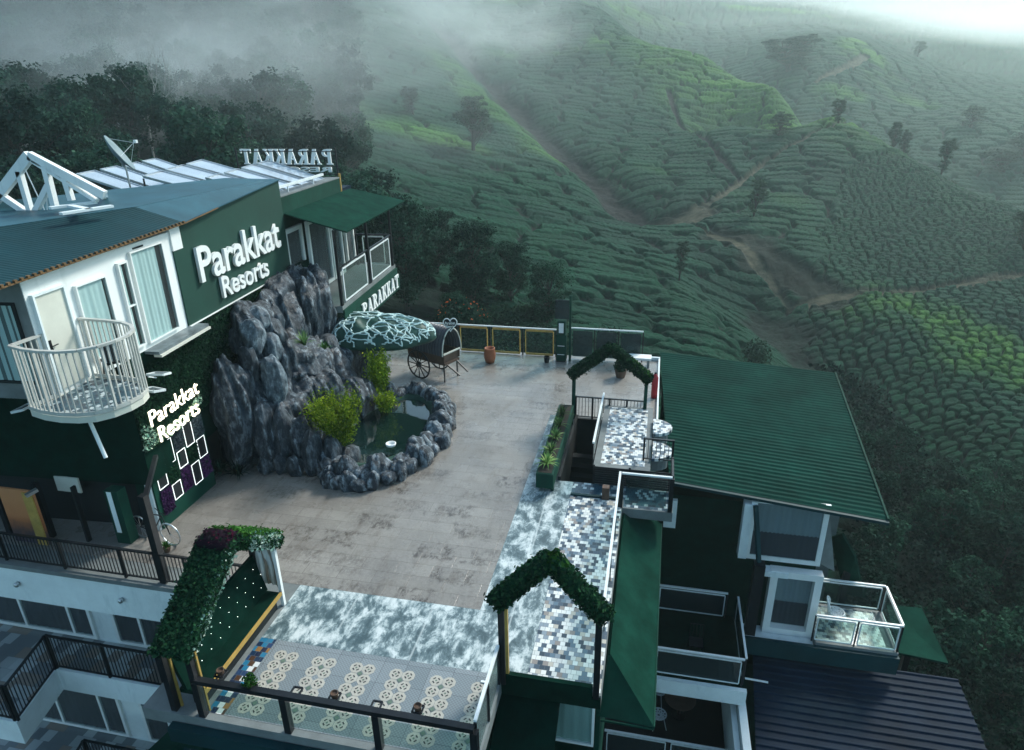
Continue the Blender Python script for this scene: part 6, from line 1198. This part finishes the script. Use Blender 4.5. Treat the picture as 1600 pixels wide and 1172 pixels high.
# bare pale tree in the forest
bp_ = PY(240, 250, 56); bt_ = thing('bare_tree', (bp_[0], bp_[1], gz(bp_[0], bp_[1])), 'bare pale branched tree standing in the misty forest', 'tree'); m_ = MB(); rb = random.Random(8)
def grow(p, d, L_, r, k):
    q = [p]; 
    for _ in range(4): d = (d + Vector((rb.uniform(-.16, .16), rb.uniform(-.16, .16), rb.uniform(-.02, .14)))).normalized(); q.append(q[-1] + d * L_ / 4)
    m_.tube(q, [r, r * .88, r * .76, r * .66, r * .55], 5)
    if k:
        for _ in range(3 if k > 1 else 2): grow(q[-1 - rb.randint(0, 1)], (d + Vector((rb.uniform(-.7, .7), rb.uniform(-.7, .7), rb.uniform(-.05, .4)))).normalized(), L_ * .68, r * .5, k - 1)
grow(Vector((bp_[0], bp_[1], gz(bp_[0], bp_[1]) - .5)), Vector((.05, 0, 1)), 4.2, .13, 4); m_.build('trunk', MT['palebark'], bt_)
# ground cover: tangled undergrowth on the banks below the buildings and in the gully
def cover(name, pts, hmax, size, mat, n_per, label, seed):
    rs = np.random.RandomState(seed); x, y = pts; z = ground(x, y); cl = fbm(x / 2.2, y / 2.2, seed, 3); hh = hmax * np.clip((cl - .3) * 2.2, .05, 1.4); P_ = []
    V = []; nrm = []
    for _ in range(n_per): V.append(np.stack([x + rs.normal(size=len(x)) * .5, y + rs.normal(size=len(x)) * .5, z + hh * rs.uniform(.2, 1, len(x)) ** .6], -1))
    P_ = np.concatenate(V); d_ = np.hypot(P_[:, 0], P_[:, 1]); v, f = leaf_cards(P_, size * np.clip(d_ / 45, .6, 2.2) * rs.uniform(.6, 1.3, len(P_)), np.array([[0, -.2, .6]]), 1.0, 1.4, rs); o = np_mesh(name, v, f, mat); tag(o, label, 'undergrowth', kind='stuff'); return o
rs = np.random.RandomState(9); xx = rs.uniform(7, 46, 16000); yy = rs.uniform(8, 60, 16000); dG_ = pdist(xx, yy, GULLY); k_ = ((dG_ < 2.5 + np.clip(45 - yy, 0, 40) * .2) | (np.hypot(xx, yy) < 32)) & ~((xx < 11.5) & (yy < 31)); 
cover('undergrowth', (xx[k_], yy[k_]), 1.5, .20, leafmat('undergrowth_leaves', (.001, .008, .008), (.004, .022, .018), (.010, .042, .034)), 7, 'dark tangled undergrowth on the bank below the right wing', 3)
xx = rs.uniform(-14, 12, 9000); yy = rs.uniform(29.5, 50, 9000); k_ = (xx < -1.5 + (45 - yy) * .25) 
cover('shrubs', (xx[k_], yy[k_]), 1.6, .17, leafmat('shrub_leaves', (.005, .020, .015), (.018, .055, .038), (.035, .08, .05)), 7, 'dense dark green shrubs growing behind the far railing', 5)
p_ = PY(722, 478, 33.5); n = 260; xf = p_[0] + NP.normal(size=n) * .8; yf = 33.5 + NP.normal(size=n) * .8; 
fp_ = thing('flowering_shrub', (p_[0], 33.5, gz(p_[0], 33.5)), 'shrub with small orange flowers behind the wagon', 'shrub'); pt, a_ = sphere_pts(900, NP, .5); ce = np.array([p_[0], 33.5, p_[2] - .9]); v_, f_ = leaf_cards(pt * [1.5, 1.2, 1.3] + ce, .15, a_, .8); np_mesh('leaves', v_ - np.array(fp_.location), f_, MT['treeleaf'], fp_)
pt, a_ = sphere_pts(55, NP, .1); pt[:, 2] = np.abs(pt[:, 2]); v_, f_ = leaf_cards(pt * [1.5, 1.2, 1.35] + ce, .09, a_, .8); np_mesh('flowers', v_ - np.array(fp_.location), f_, leafmat('orange_petals', (.22, .04, .015), (.36, .10, .04)), fp_)
p_ = PY(1183, 548, 54); sb = thing('round_shrub', (p_[0], 54, gz(p_[0], 54)), 'pale grey green round shrub in the tea above the big green roof', 'shrub'); pt, a_ = sphere_pts(700, NP, .6); v_, f_ = leaf_cards(pt * [1.2, 1.2, 1.3] + np.array([p_[0], 54, sb.location.z + 1.4]), .16, a_, .8); np_mesh('leaves', v_ - np.array(sb.location), f_, MT['oakleaf'], sb)
bs_ = [make_tree('bush', 3, 1.7, 2.8, 71 + k, 26, 110, .15, 'treeleaf', 'dark rounded bush in the tangle on the bank right of the roofs', 'bushes on the bank right of the roofs', trunk_r=.05) for k in range(2)]; bz = [False, False]
rs = np.random.RandomState(21); got = []
for _ in range(900):
    x, y = rs.uniform(11, 34), rs.uniform(12, 50)
    if len(got) >= 34: break
    u, v = toimg((x, y, gz(x, y) + 1))
    if not (1330 < u < 1640 and 640 < v < 1200) or any((x - a) ** 2 + (y - b_) ** 2 < 5.5 for a, b_ in got): continue
    if y > 34 and rs.uniform() < .5: continue
    got.append((x, y)); k = rs.randint(2); plant_tree(bs_[k], bz[k], x, y, gz(x, y) - .2, rs.uniform(.6, 1.15), rs.uniform(0, 6.28)); bz[k] = True
